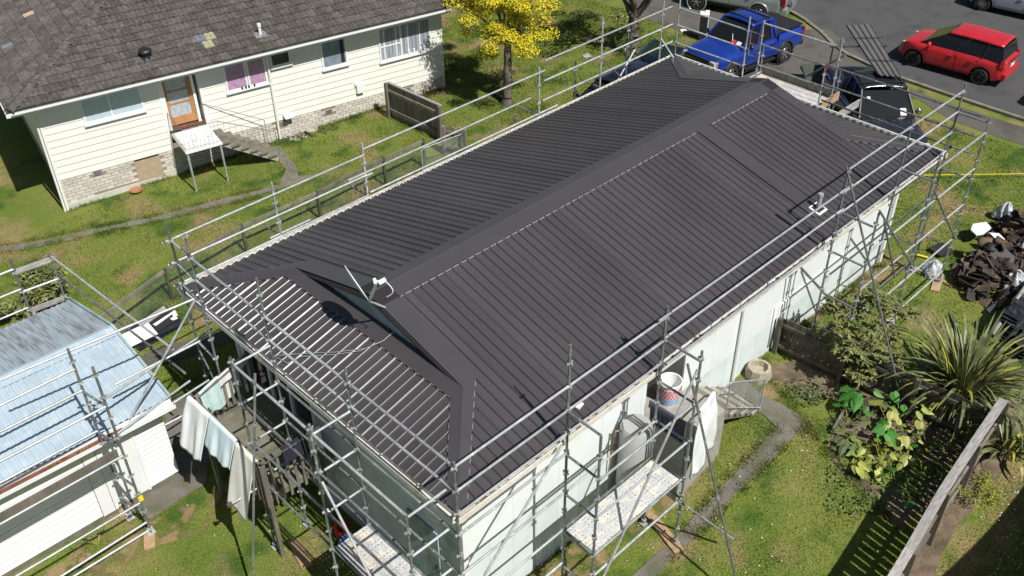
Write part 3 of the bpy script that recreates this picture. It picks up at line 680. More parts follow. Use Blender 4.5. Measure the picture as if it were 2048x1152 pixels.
pts = [V((1.93, 3.62, 3.9)), V((1.9, 3.6, n_(1.9, 0)+.02)), V((1.5, 3.62, n_(1.5, 0))), V((1.1, 3.8, n_(1.1, 0))), V((.8, 4.1, n_(.8, 0))), V((.55, 4.4, n_(.55, 0))), V((.36, 4.65, n_(.36, 0))), V((.12, 4.72, n_(.12, 0))), V((.07, 5.1, n_(.07, 0))), V((.4, 4.7, n_(.4, 0))), V((.8, 4.18, n_(.8, 0))), V((1.2, 3.75, n_(1.2, 0)))]
sp = []
for i in range(len(pts)-1):
    for k in range(4): sp.append(pts[i].lerp(pts[i+1], k/4))
cab.path(sp+[pts[-1]], .006, 6)
tag(cab.build('antenna_cable', M['galv']), 'thin white cable trailing over the end roof slope from the dish', 'cable')

# ------------------------------------------------------------------ side porch: landing, steps, railings
porch = thing('concrete_steps', 'concrete landing and steps with galvanised railing at the sunny side door', 'steps')
b = MB(); b.box((6.28, .38, .1), (1.44, 1.5, 1.8)); b.build('landing', M['concpale'], porch)
for i in range(6):
    z = .85-.155*i; b = MB(); b.box((7.13+.235*i, .12, z-.035), (.28, .98, .07)); b.build('step', M['concpale'] if i % 2 else M['concrete'], porch)
    b = MB(); b.box((7.02+.235*i, .12, z-.10), (.03, .9, .12)); b.build('riser', M['concrete'], porch)
for y in (-.3, .55):
    b = MB(); b.beam((7.0, y, .78), (8.35, y, .0), .06, .2); b.build('stringer', M['concrete'], porch)
rail = [V((7.0, -.38, 1.75)), V((8.4, -.40, .95))]
b = MB(); b.tube(rail[0], rail[1], .02, 8); b.tube((7.0, -.38, 1.05), (8.4, -.40, .12), .018, 8)
b.tube(rail[0], (7.0, -.38, .9), .02, 8); b.tube(rail[1], (8.4, -.40, 0), .02, 8)
b.build('railing', M['galv'], porch, smooth=True, angle=50)
for i in range(1, 14):
    t = i/14; p = rail[0].lerp(rail[1], t); b = MB(); b.tube(p, p+V((0, 0, -.72)), .007, 5); b.build('baluster', M['galv'], porch)
b = MB(); b.tube((5.57, -.38, 1.6), (7.0, -.38, 1.75), .02, 8); b.tube((5.57, -.38, -.8), (5.57, -.38, 1.6), .02, 8); b.tube((5.57, -.38, 1.6), (5.57, .55, 1.6), .02, 8); b.build('railing', M['galv'], porch)
# laundry basket
bk = thing('laundry_basket', 'tall round white laundry basket woven in coral and blue, on the side landing', 'basket')
c = V((6.35, .62, 1.0)); H_ = .58
b = MB(); b.lathe(c, [(.17, 0), (.23, H_), (.22, H_), (.16, .02), (0, .02)], 28); b.build('basket_body', M['basketw'], bk, smooth=True, angle=40)
b = MB(); b.ring(c+V((0, 0, H_)), (0, 0, 1), .235, .018, n=32); b.build('rim', M['basketw'], bk, smooth=True)
for k in range(7):
    z = .05+.065*k; r = .172+(.06*z/H_)
    b = MB()
    for i in range(18):
        a = 2*math.pi*(i+.5*(k % 2))/18; b.box(c+V((r*math.cos(a), r*math.sin(a), z)), (.006, .045, .045), rz=a)
    b.build('weave_band', M['basketb'] if k < 3 else M['basketr'], bk)['kind'] = 'stuff'
# hot water cylinder
cy = thing('water_cylinder', 'upright grey steel hot water cylinder against the sunny white wall', 'water cylinder')
c = V((4.80, .24, 0)); R1 = .32
b = MB(); b.lathe(c, [(R1, .06), (R1, 1.62), (R1-.02, 1.66)], 36); b.build('shell', M['cyl'], cy, smooth=True, angle=35)
b = MB(); b.lathe(c, [(R1-.02, 1.66), (R1-.03, 1.685), (0, 1.70)], 36); b.build('domed_lid', M['cyl'], cy, smooth=True, angle=50)
b = MB(); b.lathe(c, [(R1+.05, -.9), (R1+.05, .06), (0, .06)], 4); b.build('plinth', M['concrete'], cy)
b = MB(); b.path([c+V((-.22, .1, 1.60)), c+V((-.36, .22, 1.60)), c+V((-.36, .32, .4))], .018, 8); b.path([c+V((-.05, .26, 1.72)), c+V((-.05, .26, 1.86)), c+V((-.05, .34, 1.86))], .014, 8); b.build('pipe', M['copper'], cy)
# cloths over the porch rail
def drape(name, label, m, a, c, drop, folds=6, amp=.03, flare=.0, other=.25, cat='cloth', seed=1, wave=.06, group=None, out=0):
    """cloth hung over a rail from a to c: front panel falls `drop`, back panel falls `other`"""
    a, c = V(a), V(c); d = (c-a).normalized(); r = d.cross(V((0, 0, 1))).normalized(); rr = random.Random(seed); ph = [rr.uniform(0, 6) for _ in range(4)]
    L = (c-a).length; b = MB(); NU, NV = max(14, int(L*36)), 26; tot = drop+other
    def f(u, v):
        s = v*tot-other; t = abs(s); p = a.lerp(c, u)
        wv = amp*min(1, t*3)*math.sin(u*folds*6.28+ph[0]+.8*math.sin(t*4+ph[1])) + amp*.5*math.sin(u*folds*12.1+ph[2]+t*2)*min(1, t*2)
        sd = 1 if s > 0 else -1
        end = wave*math.sin(u*5+ph[3])*(t/tot)
        return p + r*(sd*(.018+.03*min(1, t*2)+out*t)+wv) + V((0, 0, -(t)+ .012*math.cos(u*9+ph[2])*0 - (end if t > .1 else 0) + .02*max(0, 1-t*20))) + d*((u-.5)*flare*t/tot)
    b.grid(f, NU, NV)
    me = b.mesh(name, m, smooth=True); o = link(name, me); md = o.modifiers.new('thickness', 'SOLIDIFY'); md.thickness = .008
    return tag(o, label, cat, group)
drape('towel', 'dark dusky purple towel over the landing rail of the side porch', M['clothpurple'], (5.56, .52, 1.62), (5.56, -.36, 1.62), .16, 7, .012, other=.78, cat='towel', seed=3)
drape('sheet', 'big white cloth hanging from the outer scaffold beside the side steps', M['cloth'], (5.3, -.80, 2.45), (6.0, -.62, 2.35), 1.75, 1.6, .045, flare=.5, other=.1, cat='cloth', seed=5, wave=.1)
# concrete planter block by the corner of the steps
b = MB(); b.lathe((9.35, .28, 0), [(.30, 0), (.31, .12), (.27, .30), (.20, .31), (.18, .17), (0, .15)], 10)
tag(b.build('planter', M['potpale'], smooth=True, angle=30), 'low round mossy concrete planter against the white wall beyond the side steps', 'planter')

# ------------------------------------------------------------------ the deck at the shaded end
deck = thing('deck', 'raised weathered timber deck with picket railing at the shaded end of the house', 'deck')
DX0, DX1, DY0, DY1, DZ = -1.0, .56, 4.35, 7.2, .9
nb = 19; w_ = (DY1-DY0)/nb
for i in range(nb):
    b = MB(); b.box(((DX0+DX1)/2, DY0+(i+.5)*w_, DZ-.012+random.uniform(-.002, .002)), (DX1-DX0, w_-.008, .025)); b.build('deck_board', M['deck'], deck)
for y in (DY0+.05, DY1-.05, (DY0+DY1)/2): b = MB(); b.box(((DX0+DX1)/2, y, DZ-.1), (DX1-DX0-.02, .045, .14)); b.build('joist', M['timber'], deck)
b = MB(); b.box((DX0+.02, (DY0+DY1)/2, DZ-.1), (.04, DY1-DY0, .16)); b.build('edge_beam', M['timber'], deck)
for x, y in ((DX0+.05, DY0+.06), (DX0+.05, 6.70), (DX0+.05, (DY0+DY1)/2), (DX1-.3, DY0+.06)): b = MB(); b.box((x, y, .43), (.08, .08, 2.86)); b.build('post', M['timber'], deck)
RZ_ = 1.88
for a, c in (((DX0, DY0), (DX0, 6.76)), ((DX0, DY0), (DX1-.25, DY0)), ((DX0, 6.72), (DX1, DY1))):
    b = MB(); b.beam((*a, RZ_), (*c, RZ_), .10, .035); b.build('handrail', M['timber'], deck)
    A, B = V((*a, 0)), V((*c, 0)); L = (B-A).length; n = int(L/.15)
    for i in range(n+1):
        p = A.lerp(B, i/n); out = V((-.03, 0, 0)) if a[0] == c[0] else V((0, -.03 if a[1] == DY0 else .03, 0)); p = p+out
        h0 = random.uniform(-.03, .02); b = MB(); b.box((p.x, p.y, 1.24+h0), (.02, .06, 1.12) if a[0] == c[0] else (.06, .02, 1.12)); b.build('picket', M['timber'], deck)
RM = V((DX0, 0, RZ_+.02))
gl = 'washing laid over the deck railing'
drape('towel', 'crinkled white bedsheet over the far side of the deck railing, nearest the house', M['cloth'], (.46, DY1+.0, RZ_+.03), (-.35, 6.92, RZ_+.03), .80, 2.2, .018, other=.25, cat='sheet', seed=11, group=gl)
drape('towel', 'pale aqua towel over the corner of the deck railing, between two white sheets', M['clothaqua'], (-.33, 6.95, RZ_+.05), (-.86, 6.76, RZ_+.05), .2, 1.4, .02, other=.72, cat='towel', seed=12, group=gl)
drape('sheet', 'white sheet bunched over the outermost corner of the deck railing', M['cloth'], (DX0-.02, 6.05, RZ_+.04), (DX0-.03, 6.86, RZ_+.04), .2, 1.7, .02, other=1.0, out=.38, cat='sheet', seed=13, group=gl)
drape('shirt', 'pale blue cloth hanging in folds halfway along the outer deck railing', M['clothblue'], (DX0-.02, 5.1, RZ_+.045), (DX0-.02, 6.03, RZ_+.045), .2, 2.2, .018, other=.62, out=.36, cat='cloth', seed=14, group=gl)
drape('sheet', 'long cream sheet hanging nearly to the ground at the near corner of the deck', M['clothcream'], (DX0-.04, 4.40, RZ_+.05), (DX0-.03, 5.08, RZ_+.05), .22, .9, .015, other=1.34, out=.30, cat='sheet', seed=15, group=gl, wave=.03)
drape('trousers', 'dark navy cloth over the near rail of the deck', M['clothdark'], (-.55, DY0-.02, RZ_+.05), (.0, DY0-.02, RZ_+.05), .42, 3, .015, other=.2, cat='cloth', seed=16, group=gl)
drape('towel', 'small white towel over the near deck rail close to the sliding door', M['cloth'], (.0, DY0-.02, RZ_+.055), (.3, DY0-.02, RZ_+.055), .55, 3, .02, other=.2, cat='towel', seed=17, group=gl)
b = MB(); b.lathe((.2, 3.95, -.9), [(.14, 0), (.17, .32), (.16, .32), (.12, .03), (0, .03)], 20); tag(b.build('bucket', M['red'], smooth=True, angle=40), 'red plastic bucket on the ground under the deck end', 'bucket')
b = MB(); b.lathe((.05, 3.45, -.9), [(.18, 0), (.2, .4), (.22, .42), (.2, .46), (0, .48)], 20); tag(b.build('bin', M['bluepl'], smooth=True, angle=40), 'small bin with blue lid on the ground beside the red bucket', 'bin')
# ================================================================== NEIGHBOURING HOUSE (local frame: s along the wall, o outward, z up)
NA = V((1.55, 19.51, 0)); NANG = math.radians(-11.73); ND = V((math.cos(NANG), math.sin(NANG), 0)); NO = V((ND.y, -ND.x, 0)); NL = 13.05
def P(s, o, z): return NA+ND*s+NO*o+V((0, 0, z))
nh = thing('neighbour_house', 'cream weatherboard house with brown tiled hip roof and pale brick base, upper left', 'house')
NZ = 3.12; NOV = .56; npit = math.tan(math.radians(17.5)); nan = math.atan(npit)
def nbox(b, s0, s1, o0, o1, z0, z1): b.box(P((s0+s1)/2, (o0+o1)/2, (z0+z1)/2), (abs(s1-s0), abs(o1-o0), abs(z1-z0)), rz=NANG); return b
BZ = .47                                          # top of the brick base
DR0, DR1 = 3.44, 4.62                             # door recess
b = MB(); nbox(b, .03, DR0, -.3, -.03, -.8, 3.0); nbox(b, DR1, NL-.03, -.3, -.03, -.8, 3.0); nbox(b, DR0, DR1, -.85, -.6, -.8, 3.0); nbox(b, .05, .3, -7, -.3, -.8, 3.0); nbox(b, NL-.3, NL-.05, -7, -.3, -.8, 3.0); b.build('wall_core', M['mortar'], nh)
def grd(s): q = P(s, 0, 0); return gz(q.x, q.y)
# weatherboards: one object each
nbd = 12; bh = (3.0-BZ)/nbd
for i in range(nbd):
    z = BZ+i*bh
    for (s0, s1) in ((0.0, DR0), (DR1, NL)):
        b = MB(); q = [P(s0, -.03, z), P(s0, .024, z), P(s0, .006, z+bh), P(s0, -.03, z+bh)]; b.prism(q, ND*(s1-s0)); b.build('weatherboard', M['cream'], nh)
    b = MB(); q = [P(.02, -.03, z), P(-.012, -.03, z), P(.0, -.03, z+bh), P(.03, -.03, z+bh)]; b.prism(q, NO*-6.9); b.build('weatherboard', M['cream'], nh)
    b = MB(); q = [P(NL-.02, -.03, z), P(NL+.024, -.03, z), P(NL+.006, -.03, z+bh), P(NL-.02, -.03, z+bh)]; b.prism(q, NO*-6.9); b.build('weatherboard', M['cream'], nh)
# reveal of the recessed door
b = MB(); nbox(b, DR1-.02, DR1+.06, -.62, .03, .55, 3.0); b.build('door_reveal', M['cream'], nh); b = MB(); nbox(b, DR0-.06, DR0+.02, -.62, .03, .55, 3.0); b.build('door_reveal', M['cream'], nh)
b = MB(); nbox(b, DR0, DR1, -.62, -.58, BZ, 3.0); b.build('wall_panel', M['cream'], nh)
dr = MB(); nbox(dr, 3.55, 3.66, -.2, -.14, 1.16, 3.0); nbox(dr, 4.28, 4.42, -.2, -.14, 1.16, 3.0); nbox(dr, 3.66, 4.28, -.2, -.14, 1.16, 1.42)
for z in (1.86, 2.25, 2.64): nbox(dr, 3.66, 4.28, -.2, -.14, z-.02, z+.02)
dob = dr.build('door', M['orangewood'], nh)
for z0, z1 in ((1.42, 1.84), (1.88, 2.23), (2.27, 2.62), (2.66, 2.98)): b = MB(); nbox(b, 3.66, 4.28, -.19, -.16, z0, z1); b.build('pane', M['frost'], dob)
b = MB(); b.box(P(3.62, -.12, 2.1), (.03, .05, .12), rz=NANG); b.build('handle', M['chrome'], dob)
b = MB(); nbox(b, 3.46, 3.55, -.22, .02, 1.1, 3.0); nbox(b, 4.42, 4.50, -.22, -.1, 1.1, 3.0); b.build('door_frame', M['white'], nh)
b = MB(); nbox(b, 3.46, 4.6, -.6, -.12, 1.0, 1.10); b.build('door_sill', M['rust'], nh)
# porch slab on legs, wrought-iron rail, steps to the right
slab = MB()
q = [P(3.50, -.12, .99), P(4.62, -.12, .99), P(4.62, 1.45, .99), P(3.50, 1.45, .99)]
porch2 = thing('entrance_porch', 'small white slab porch on thin steel legs with curly iron railing and side steps', 'porch')
b = MB(); b.prism([P(3.47, .03, .94), P(4.60, .03, .94), P(4.60, 1.45, .94), P(3.47, 1.45, .94)], (0, 0, .06)); b.build('slab', M['white'], porch2)
for s, o in ((3.53, 1.39), (4.54, 1.39)): b = MB(); b.beam(P(s, o, grd(s)-.1), P(s, o, .94), .05, .05); b.build('leg', M['galv'], porch2)
b = MB()
T = 1.72
b.tube(P(3.5, .05, T), P(3.5, 1.42, T), .011, 6); b.tube(P(3.5, 1.42, T), P(4.57, 1.42, T), .011, 6); b.tube(P(3.5, .1, 1.08), P(3.5, 1.42, 1.08), .009, 6); b.tube(P(3.5, 1.42, 1.08), P(4.57, 1.42, 1.08), .009, 6)
b.tube(P(4.57, 1.42, T), P(6.35, 1.2, .75), .011, 6); b.tube(P(6.35, 1.2, .75), P(6.35, 1.2, grd(6.3)), .011, 6); b.tube(P(4.6, .05, T), P(6.35, .25, .75), .011, 6); b.tube(P(6.35, .25, .75), P(6.35, .25, grd(6.3)), .011, 6)
b.build('railing', M['galvdark'], porch2)
pts = [(3.5, .05+.17*i) for i in range(9)]+[(3.5+.12*i, 1.42) for i in range(10)]
for (s, o) in pts: b = MB(); b.tube(P(s, o, 1.0), P(s, o, T), .004, 5); b.build('baluster', M['galvdark'], porch2)
for i in range(1, 10): t = i/10; b = MB(); b.tube(P(4.57+1.78*t, 1.42-.22*t, T-.97*t), P(4.57+1.78*t, 1.42-.22*t, 1.0-.95*t), .004, 5); b.build('baluster', M['galvdark'], porch2)
for (s, z) in ((3.8, 1.4), (4.25, 1.4)):
    b = MB(); b.ring(P(s, 1.42, z), NO, .1, .006, n=16, m=5); b.build('scroll', M['galvdark'], porch2)
for i in range(6):
    z = .86-.175*i; b = MB(); b.box(P(4.78+.27*i, .78, z), (.30, 1.0, .05), rz=NANG); b.build('tread', M['concrete'] if i < 5 else M['timber'], porch2)
for o in (.32, 1.2): b = MB(); b.beam(P(4.6, o, .86), P(6.3, o, -.22), .05, .12); b.build('stringer', M['concpale'], porch2)
# brick base: each brick
bricks = []
ch = .102
r = 0; z = BZ-ch
while z > -.75:
    s = -.12*(r % 2)+.0
    while s < NL:
        s0, s1 = max(s, .0), min(s+.230, NL)
        if s1-s0 > .05 and z+ch > grd((s0+s1)/2)-.02 and not (2.20 < (s0+s1)/2 < 2.98 and z < .44) and not (s < 2.6 and z < grd(s)+.17):
            bricks.append((s0, s1, z))
        s += .247
    z -= ch; r += 1
skipv = [(1.11, .36), (6.92, .33), (8.64, .30), (11.6, .32)]
bricks = [q for q in bricks if not any(abs((q[0]+q[1])/2-a) < .2 and abs(q[2]+.04-v) < .13 for a, v in skipv)]
full = MB(); full.box((0, 0, 0), (.230, .06, .084)); fm = full.mesh('brick', M['brick'])
bricks.sort(key=lambda q: q[0]); n = 0; rest = MB()
for s0, s1, z in bricks:
    c = P((s0+s1)/2, -.018+random.uniform(-.003, .003), z+.042)
    if n < 300 and s1-s0 > .2: o = link('brick', fm, nh, c, NANG); n += 1
    else: rest.box(c, (s1-s0-.0, .06, .084), rz=NANG)
rest.build('brickwork', M['brick'], nh)['kind'] = 'stuff'
b = MB(); nbox(b, .0, NL, -.05, -.008, -.9, BZ-.004); b.build('mortar_bed', M['mortar'], nh)
b = MB(); b.prism([P(-.0, -.0, -.85), P(3.0, -.0, -.85), P(3.0, .0, grd(3)+.05), P(2.6, 0, grd(2.6)+.14), (P(0, 0, grd(0)+.2))], NO*.03); b.build('footing', M['plaster'], nh)
b = MB(); nbox(b, 3.0, 5.4, -.02, .03, -.9, grd(3.5)+.22); b.build('footing', M['plaster'], nh)
for s, z in skipv:
    b = MB(); nbox(b, s-.13, s+.13, -.02, .006, z-.075, z+.075); v = b.build('air_vent', M['galv'], nh); b = MB()
    for i in range(4): nbox(b, s-.11, s+.11, .006, .014, z-.06+.035*i, z-.045+.035*i)
    b.build('louvre', M['coupler'], v)
b = MB(); nbox(b, 2.2, 2.98, -.02, .02, grd(2.6)+.02, .40); b.build('access_hatch', M['tiletan'], nh)
b = MB(); nbox(b, 2.2, 2.98, -.02, .004, .40, .44); b.build('hatch_gap', M['ink'], nh)
b = MB(); nbox(b, -.03, .035, -.03, .035, grd(0)-.1, 3.0); b.build('corner_board', M['cream'], nh); b = MB(); nbox(b, NL-.03, NL+.035, -.03, .035, -.1, 3.0); b.build('corner_board', M['cream'], nh)
# windows
def window(s0, s1, z0, z1, div, cm, hbar=None, open_=0):
    f = MB(); t = .055
    nbox(f, s0, s1, -.02, .055, z1-t, z1); nbox(f, s0, s1, -.02, .055, z0, z0+t); nbox(f, s0, s0+t, -.02, .054, z0+t, z1-t); nbox(f, s1-t, s1, -.02, .054, z0+t, z1-t)
    for d in div: nbox(f, s0+(s1-s0)*d-.03, s0+(s1-s0)*d+.03, -.02, .052, z0+t, z1-t)
    nbox(f, s0-.03, s1+.03, -.02, .10, z0-.05, z0-.002)
    if hbar: nbox(f, s0+t, s0+(s1-s0)*div[0]-.03, -.02, .05, hbar-.02, hbar+.02)
    w = f.build('window', M['white'], nh)
    xs = [0]+list(div)+[1]
    for a, c in zip(xs, xs[1:]):
        a0 = s0+(s1-s0)*a+t*.6; c0 = s0+(s1-s0)*c-t*.6
        b = MB(); nbox(b, a0, c0, .026, .034, z0+t, z1-t); b.build('pane', cm if isinstance(cm, bpy.types.Material) else cm[xs.index(a)], w)
    return w
w1 = window(1.17, 2.90, 1.98, 2.92, [.46], M['curtain'])
w2 = window(5.42, 6.76, 1.86, 2.80, [.50, .56], M['pinkcurtain'])
w3 = window(6.93, 7.60, 2.31, 2.82, [], M['glass'])
w4 = window(8.63, 9.52, 1.82, 2.75, [], M['bluecurtain'])
b = MB(); b.grid(lambda u, v: P(9.30+u*.12, .040, 1.9+v*.8), 1, 1); b.build('curtain_edge', M['ink'], w4)
w5 = window(10.68, 12.62, 1.57, 2.74, [.42], M['greycurtain'], hbar=2.08)
for i in range(12):
    s = 10.85+i*.148
    if abs(s-11.5) < .06: continue
    b = MB(); b.grid(lambda u, v, s=s: P(s+u*.045, .040, 1.66+v*.98), 1, 1); b.build('curtain_fold', M['bluecurtain'] if i % 3 else M['white'], w5)
b = MB()
for i, s in enumerate((11.75, 11.95, 12.2, 12.35)): b.lathe(P(s, .05, 1.63), [(.0, 0), (.04, .0), (.035, .13), (0, .15)], 8)
b.build('sill_ornaments', M['white'], w5)['kind'] = 'stuff'
b = MB()
for s in (5.9, 6.02, 6.12, 6.3): b.lathe(P(s, .07, 1.862), [(0, 0), (.03, 0), (.03, .07), (0, .1)], 7)
b.build('sill_ornaments', M['ink'], w2)['kind'] = 'stuff'
# downpipes, meter box, little shelf, extractor hood
b = MB(); b.tube(P(6.83, .07, grd(6.8)-.02), P(6.83, .07, 2.75), .038, 12); b.tube(P(6.83, .07, 2.75), P(6.86, .5, 3.02), .038, 12); b.lathe(P(6.83, .07, 1.9), [(.045, 0), (.045, .05)], 12); b.build('downpipe', M['cream'], nh, smooth=True, angle=50)
b = MB(); b.tube(P(-.08, .02, grd(0)-.05), P(-.08, .02, 2.8), .036, 12); b.tube(P(-.08, .02, 2.8), P(-.15, .45, 3.03), .036, 12); b.build('downpipe', M['white'], nh, smooth=True, angle=50)
b = MB(); nbox(b, 9.70, 9.94, .02, .13, .72, 1.05); mb = b.build('meter_box', M['white'], nh); b = MB(); nbox(b, 9.66, 9.74, .02, .08, .98, 1.08); b.build('conduit', M['white'], mb)
b = MB(); b.prism([P(7.05, .03, .62), P(7.35, .03, .62), P(7.35, .25, .56), P(7.05, .25, .56)], (0, 0, .05)); b.build('hood', M['white'], nh)
# fascia, gutter, soffit
b = MB(); nbox(b, -NOV-.1, NL+.1, NOV-.02, NOV, NZ-.18, NZ-.02); nbox(b, -NOV-.12, -NOV-.10, -8, NOV, NZ-.18, NZ-.02); b.build('fascia', M['white'], nh)
b = MB(); nbox(b, -NOV-.2, NL+.15, NOV, NOV+.08, NZ-.10, NZ-.09); nbox(b, -NOV-.2, NL+.15, NOV+.072, NOV+.08, NZ-.10, NZ-.025); nbox(b, -NOV-.22, -NOV-.12, -8, NOV+.1, NZ-.131, NZ-.116); nbox(b, -NOV-.23, -NOV-.22, -8, NOV+.1, NZ-.13, NZ-.02); b.build('gutter', M['white'], nh)
b = MB(); nbox(b, -NOV-.1, NL+.1, 0, NOV-.02, NZ-.2, NZ-.18); nbox(b, -NOV-.1, 0, -7, 0, NZ-.2, NZ-.18); b.build('soffit', M['white'], nh)
# roof tiles: corner of the eaves at (s, o) = (-.7, .6); hip at 45 degrees
E0 = (-NOV-.14, NOV+.05)
def ns(u, v, h): return P(E0[0]+u, E0[1]-v, NZ+v*npit)+V((0, 0, math.cos(nan)*h))+NO*(math.sin(nan)*h)
def nw(u, v, h): return P(E0[0]+v, E0[1]-u, NZ+v*npit)+V((0, 0, math.cos(nan)*h))-ND*(math.sin(nan)*h)
TW, TG = .30, .345
def tile_pts(fr, u, v, wobble=0):
    top = []; 
    for j, (vv, hh) in enumerate(((v-.015, .058+wobble), (v+TG*1.02, .022))):
        for i in range(9):
            x = i/8; hw = .032*abs(math.sin(x*2*math.pi))**.7*(1 if True else 0)
            top.append(fr(u+x*TW, vv, hh+hw))
    low = [fr(u+i/8*TW, v-.012, .0) for i in range(9)]
    return top+low, [(i, i+1, 10+i, 9+i) for i in range(8)]+[(18+i, 19+i, i+1, i) for i in range(8)]
tiles = []
for k in range(15):
    v = k*TG*math.cos(nan)
    u = v
    while u < NL+1.2: tiles.append((0, u+(TW/2 if k % 2 else 0), v)); u += TW
for k in range(15):
    v = k*TG*math.cos(nan); u = v+TW
    while u < 8.5: tiles.append((1, u+(TW/2 if k % 2 else 0)-TW, v)); u += TW
def vis(p):
    d = p-CAM; z = d.dot(FW); return -60 < 1024+CAMF*d.dot(RT)/z < 1020 and -90 < 576-CAMF*d.dot(UPV)/z
special = {}
n = 0; rest = MB()
inview = []
for t in tiles:
    p = (ns if t[0] == 0 else nw)(t[1]+.15, t[2]+.15, 0)
    if vis(p): inview.append(((p-CAM).length, t))
    else:
        f_ = tile_pts(ns if t[0] == 0 else nw, t[1], t[2]); rest.add(*f_)
inview.sort(key=lambda q: q[0])
def nearest(pxx, pyy):
    d = ray(pxx, pyy); best = None
    for _, t in inview:
        p = (ns if t[0] == 0 else nw)(t[1]+.15, t[2]+.15, 0); r_ = (p-CAM).normalized().dot(d.normalized())
        if best is None or r_ > best[0]: best = (r_, t)
    return best[1]
for (x, y, m) in ((397, 86, 'tileblue'), (418, 82, 'tilepale'), (422, 100, 'tilepale'), (411, 92, 'tilepale'), (53, 37, 'tiletan'), (26, 88, 'tileblue')): special[nearest(x, y)] = m
for _, t in inview:
    f_ = tile_pts(ns if t[0] == 0 else nw, t[1], t[2], random.uniform(-.004, .006))
    if n < 300 or t in special:
        b = MB(); b.add(*f_); b.build('roof_tile', M[special.get(t, 'tile')], nh); n += 1
    else: rest.add(*f_)
rest.build('roof_tiling', M['tile'], nh)['kind'] = 'stuff'
top = 15*TG*math.cos(nan)
b = MB(); b.add([ns(0, 0, -.01), ns(NL+1.4, 0, -.01), ns(NL+1.4, top, -.01), ns(top, top, -.01)], [(0, 1, 2, 3)]); b.add([nw(0, 0, -.01), nw(top, top, -.01), nw(8.6, top, -.01), nw(8.6, 0, -.01)], [(0, 1, 2, 3)]); b.build('roof_underlay', M['ink'], nh)
for i in range(16):                               # hip capping
    t0, t1 = i*.38, i*.38+.42
    if t1/1.414 > top: break
    a = ns(t0/1.38, t0/1.38, .075); c = ns(t1/1.38, t1/1.38, .06); d = (c-a).normalized(); r_ = d.cross(V((0, 0, 1))).normalized(); u_ = r_.cross(d)
    b = MB(); prof = [(-.15, -.05), (-.09, .03), (0, .06), (.09, .03), (.15, -.05)]
    for (x0, z0), (x1, z1) in zip(prof, prof[1:]): b.quad(a+r_*x0+u_*(z0+.012), a+r_*x1+u_*(z1+.012), c+r_*x1+u_*z1, c+r_*x0+u_*z0)
    for (x0, z0), (x1, z1) in zip(prof, prof[1:]): b.quad(a+r_*x1+u_*(z1+.012), a+r_*x0+u_*(z0+.012), a+r_*x0+u_*(z0-.03), a+r_*x1+u_*(z1-.03))
    b.build('hip_cap', M['tile'], nh)
# roof vents
def roofpt(x, y, h=.06):
    nrm = V((0, 0, 1))*math.cos(nan)+NO*math.sin(nan); p0 = ns(0, 0, h); d = ray(x, y); return CAM+d*((p0-CAM).dot(nrm)/d.dot(nrm))
p = roofpt(292, 112); b = MB(); b.lathe(p, [(.13, -.02), (.13, .10), (.105, .12)], 20); v_ = b.build('roof_vent', M['blackpl'], nh, smooth=True, angle=40)
b = MB(); b.lathe(p+V((0, 0, .12)), [(.19, .0), (.20, .05), (.17, .09), (0, .12)], 24); b.build('cowl', M['blackpl'], v_, smooth=True, angle=40); b = MB(); b.prism([p+q*1.0 for q in (ND*-.17+NO*.2+V((0, 0, -.06)), ND*.17+NO*.2+V((0, 0, -.06)), ND*.17-NO*.2+V((0, 0, .06)), ND*-.17-NO*.2+V((0, 0, .06)))], (0, 0, .012)); b.build('vent_flashing', M['blackpl'], v_)
p = roofpt(521, 70); b = MB(); b.tube(p, p+V((0, 0, .30)), .045, 12); b.tube(p+V((0, 0, .27)), p+V((0, 0, .36)), .062, 12); v_ = b.build('flue', M['white'], nh, smooth=True, angle=40)
b = MB(); b.prism([p+q for q in (ND*-.2+NO*.16+V((0, 0, -.03)), ND*.2+NO*.16+V((0, 0, -.03)), ND*.16-NO*.12+V((0, 0, .055)), ND*-.16-NO*.12+V((0, 0, .055)))], (0, 0, .02)); b.build('flashing', M['notch'], v_)
# things standing by this house
p = P(2.0, .28, grd(2)); b = MB(); b.lathe(p, [(.05, 0), (.2, .09), (.19, .1), (.05, .03), (0, .03)], 16); tag(b.build('bowl', M['terracotta']), 'shallow terracotta bowl lying against the brick base of the cream house', 'bowl')
p = P(7.85, .3, grd(7.8)); b = MB(); b.lathe(p, [(.12, 0), (.2, .16), (.21, .2), (.17, .2), (.15, .14), (0, .12)], 18); tag(b.build('plant_pot', M['potpale'], smooth=True, angle=40), 'round sandy plant pot beside the brick base right of the white downpipe', 'plant pot')
b = MB(); random.seed(5)
for i in range(14): b.box(P(7.15+random.random()*.6, .15+random.random()*.2, grd(7.3)+.03), (.1+random.random()*.08, .08, .06), rz=random.random()*3)
tag(b.build('rubble', M['potpale']), 'few broken stones along the brick base left of the sandy pot', 'rubble')

# ================================================================== GARAGE
ga = thing('garage', 'white weatherboard garage with pale blue corrugated gable roof, lower left', 'garage')
gx1, gy0, gyr, gy1 = -1.42, 6.80, 8.86, 11.2; gze, gzr = 2.15, 2.72; gs0 = (gzr-gze)/(gyr-gy0); gs1 = (gzr-gze)/(gy1-gyr); gr = math.radians(-1.2)
sheets = 12
for k in range(sheets):
    x1 = gx1-k*.72; x0 = x1-.735
    for side in (0, 1):
        b = MB(); n = 36
        def f(u, v, side=side, x0=x0, x1=x1):
            x = x0+(x1-x0)*u; c = .013*math.cos(x*2*math.pi/.12); y = (gy0 if side == 0 else gy1)+((gyr-gy0) if side == 0 else (gyr-gy1))*v
            z = gze+(gzr-gze)*v; return V((x, y-(x-gx1)*.03, z+c+.003*(k % 2)))
        b.grid(f, 72, 1); b.build('roof_sheet', M['garageroof'] if side == 0 else M['garagerear'], ga, smooth=True)
b = MB()
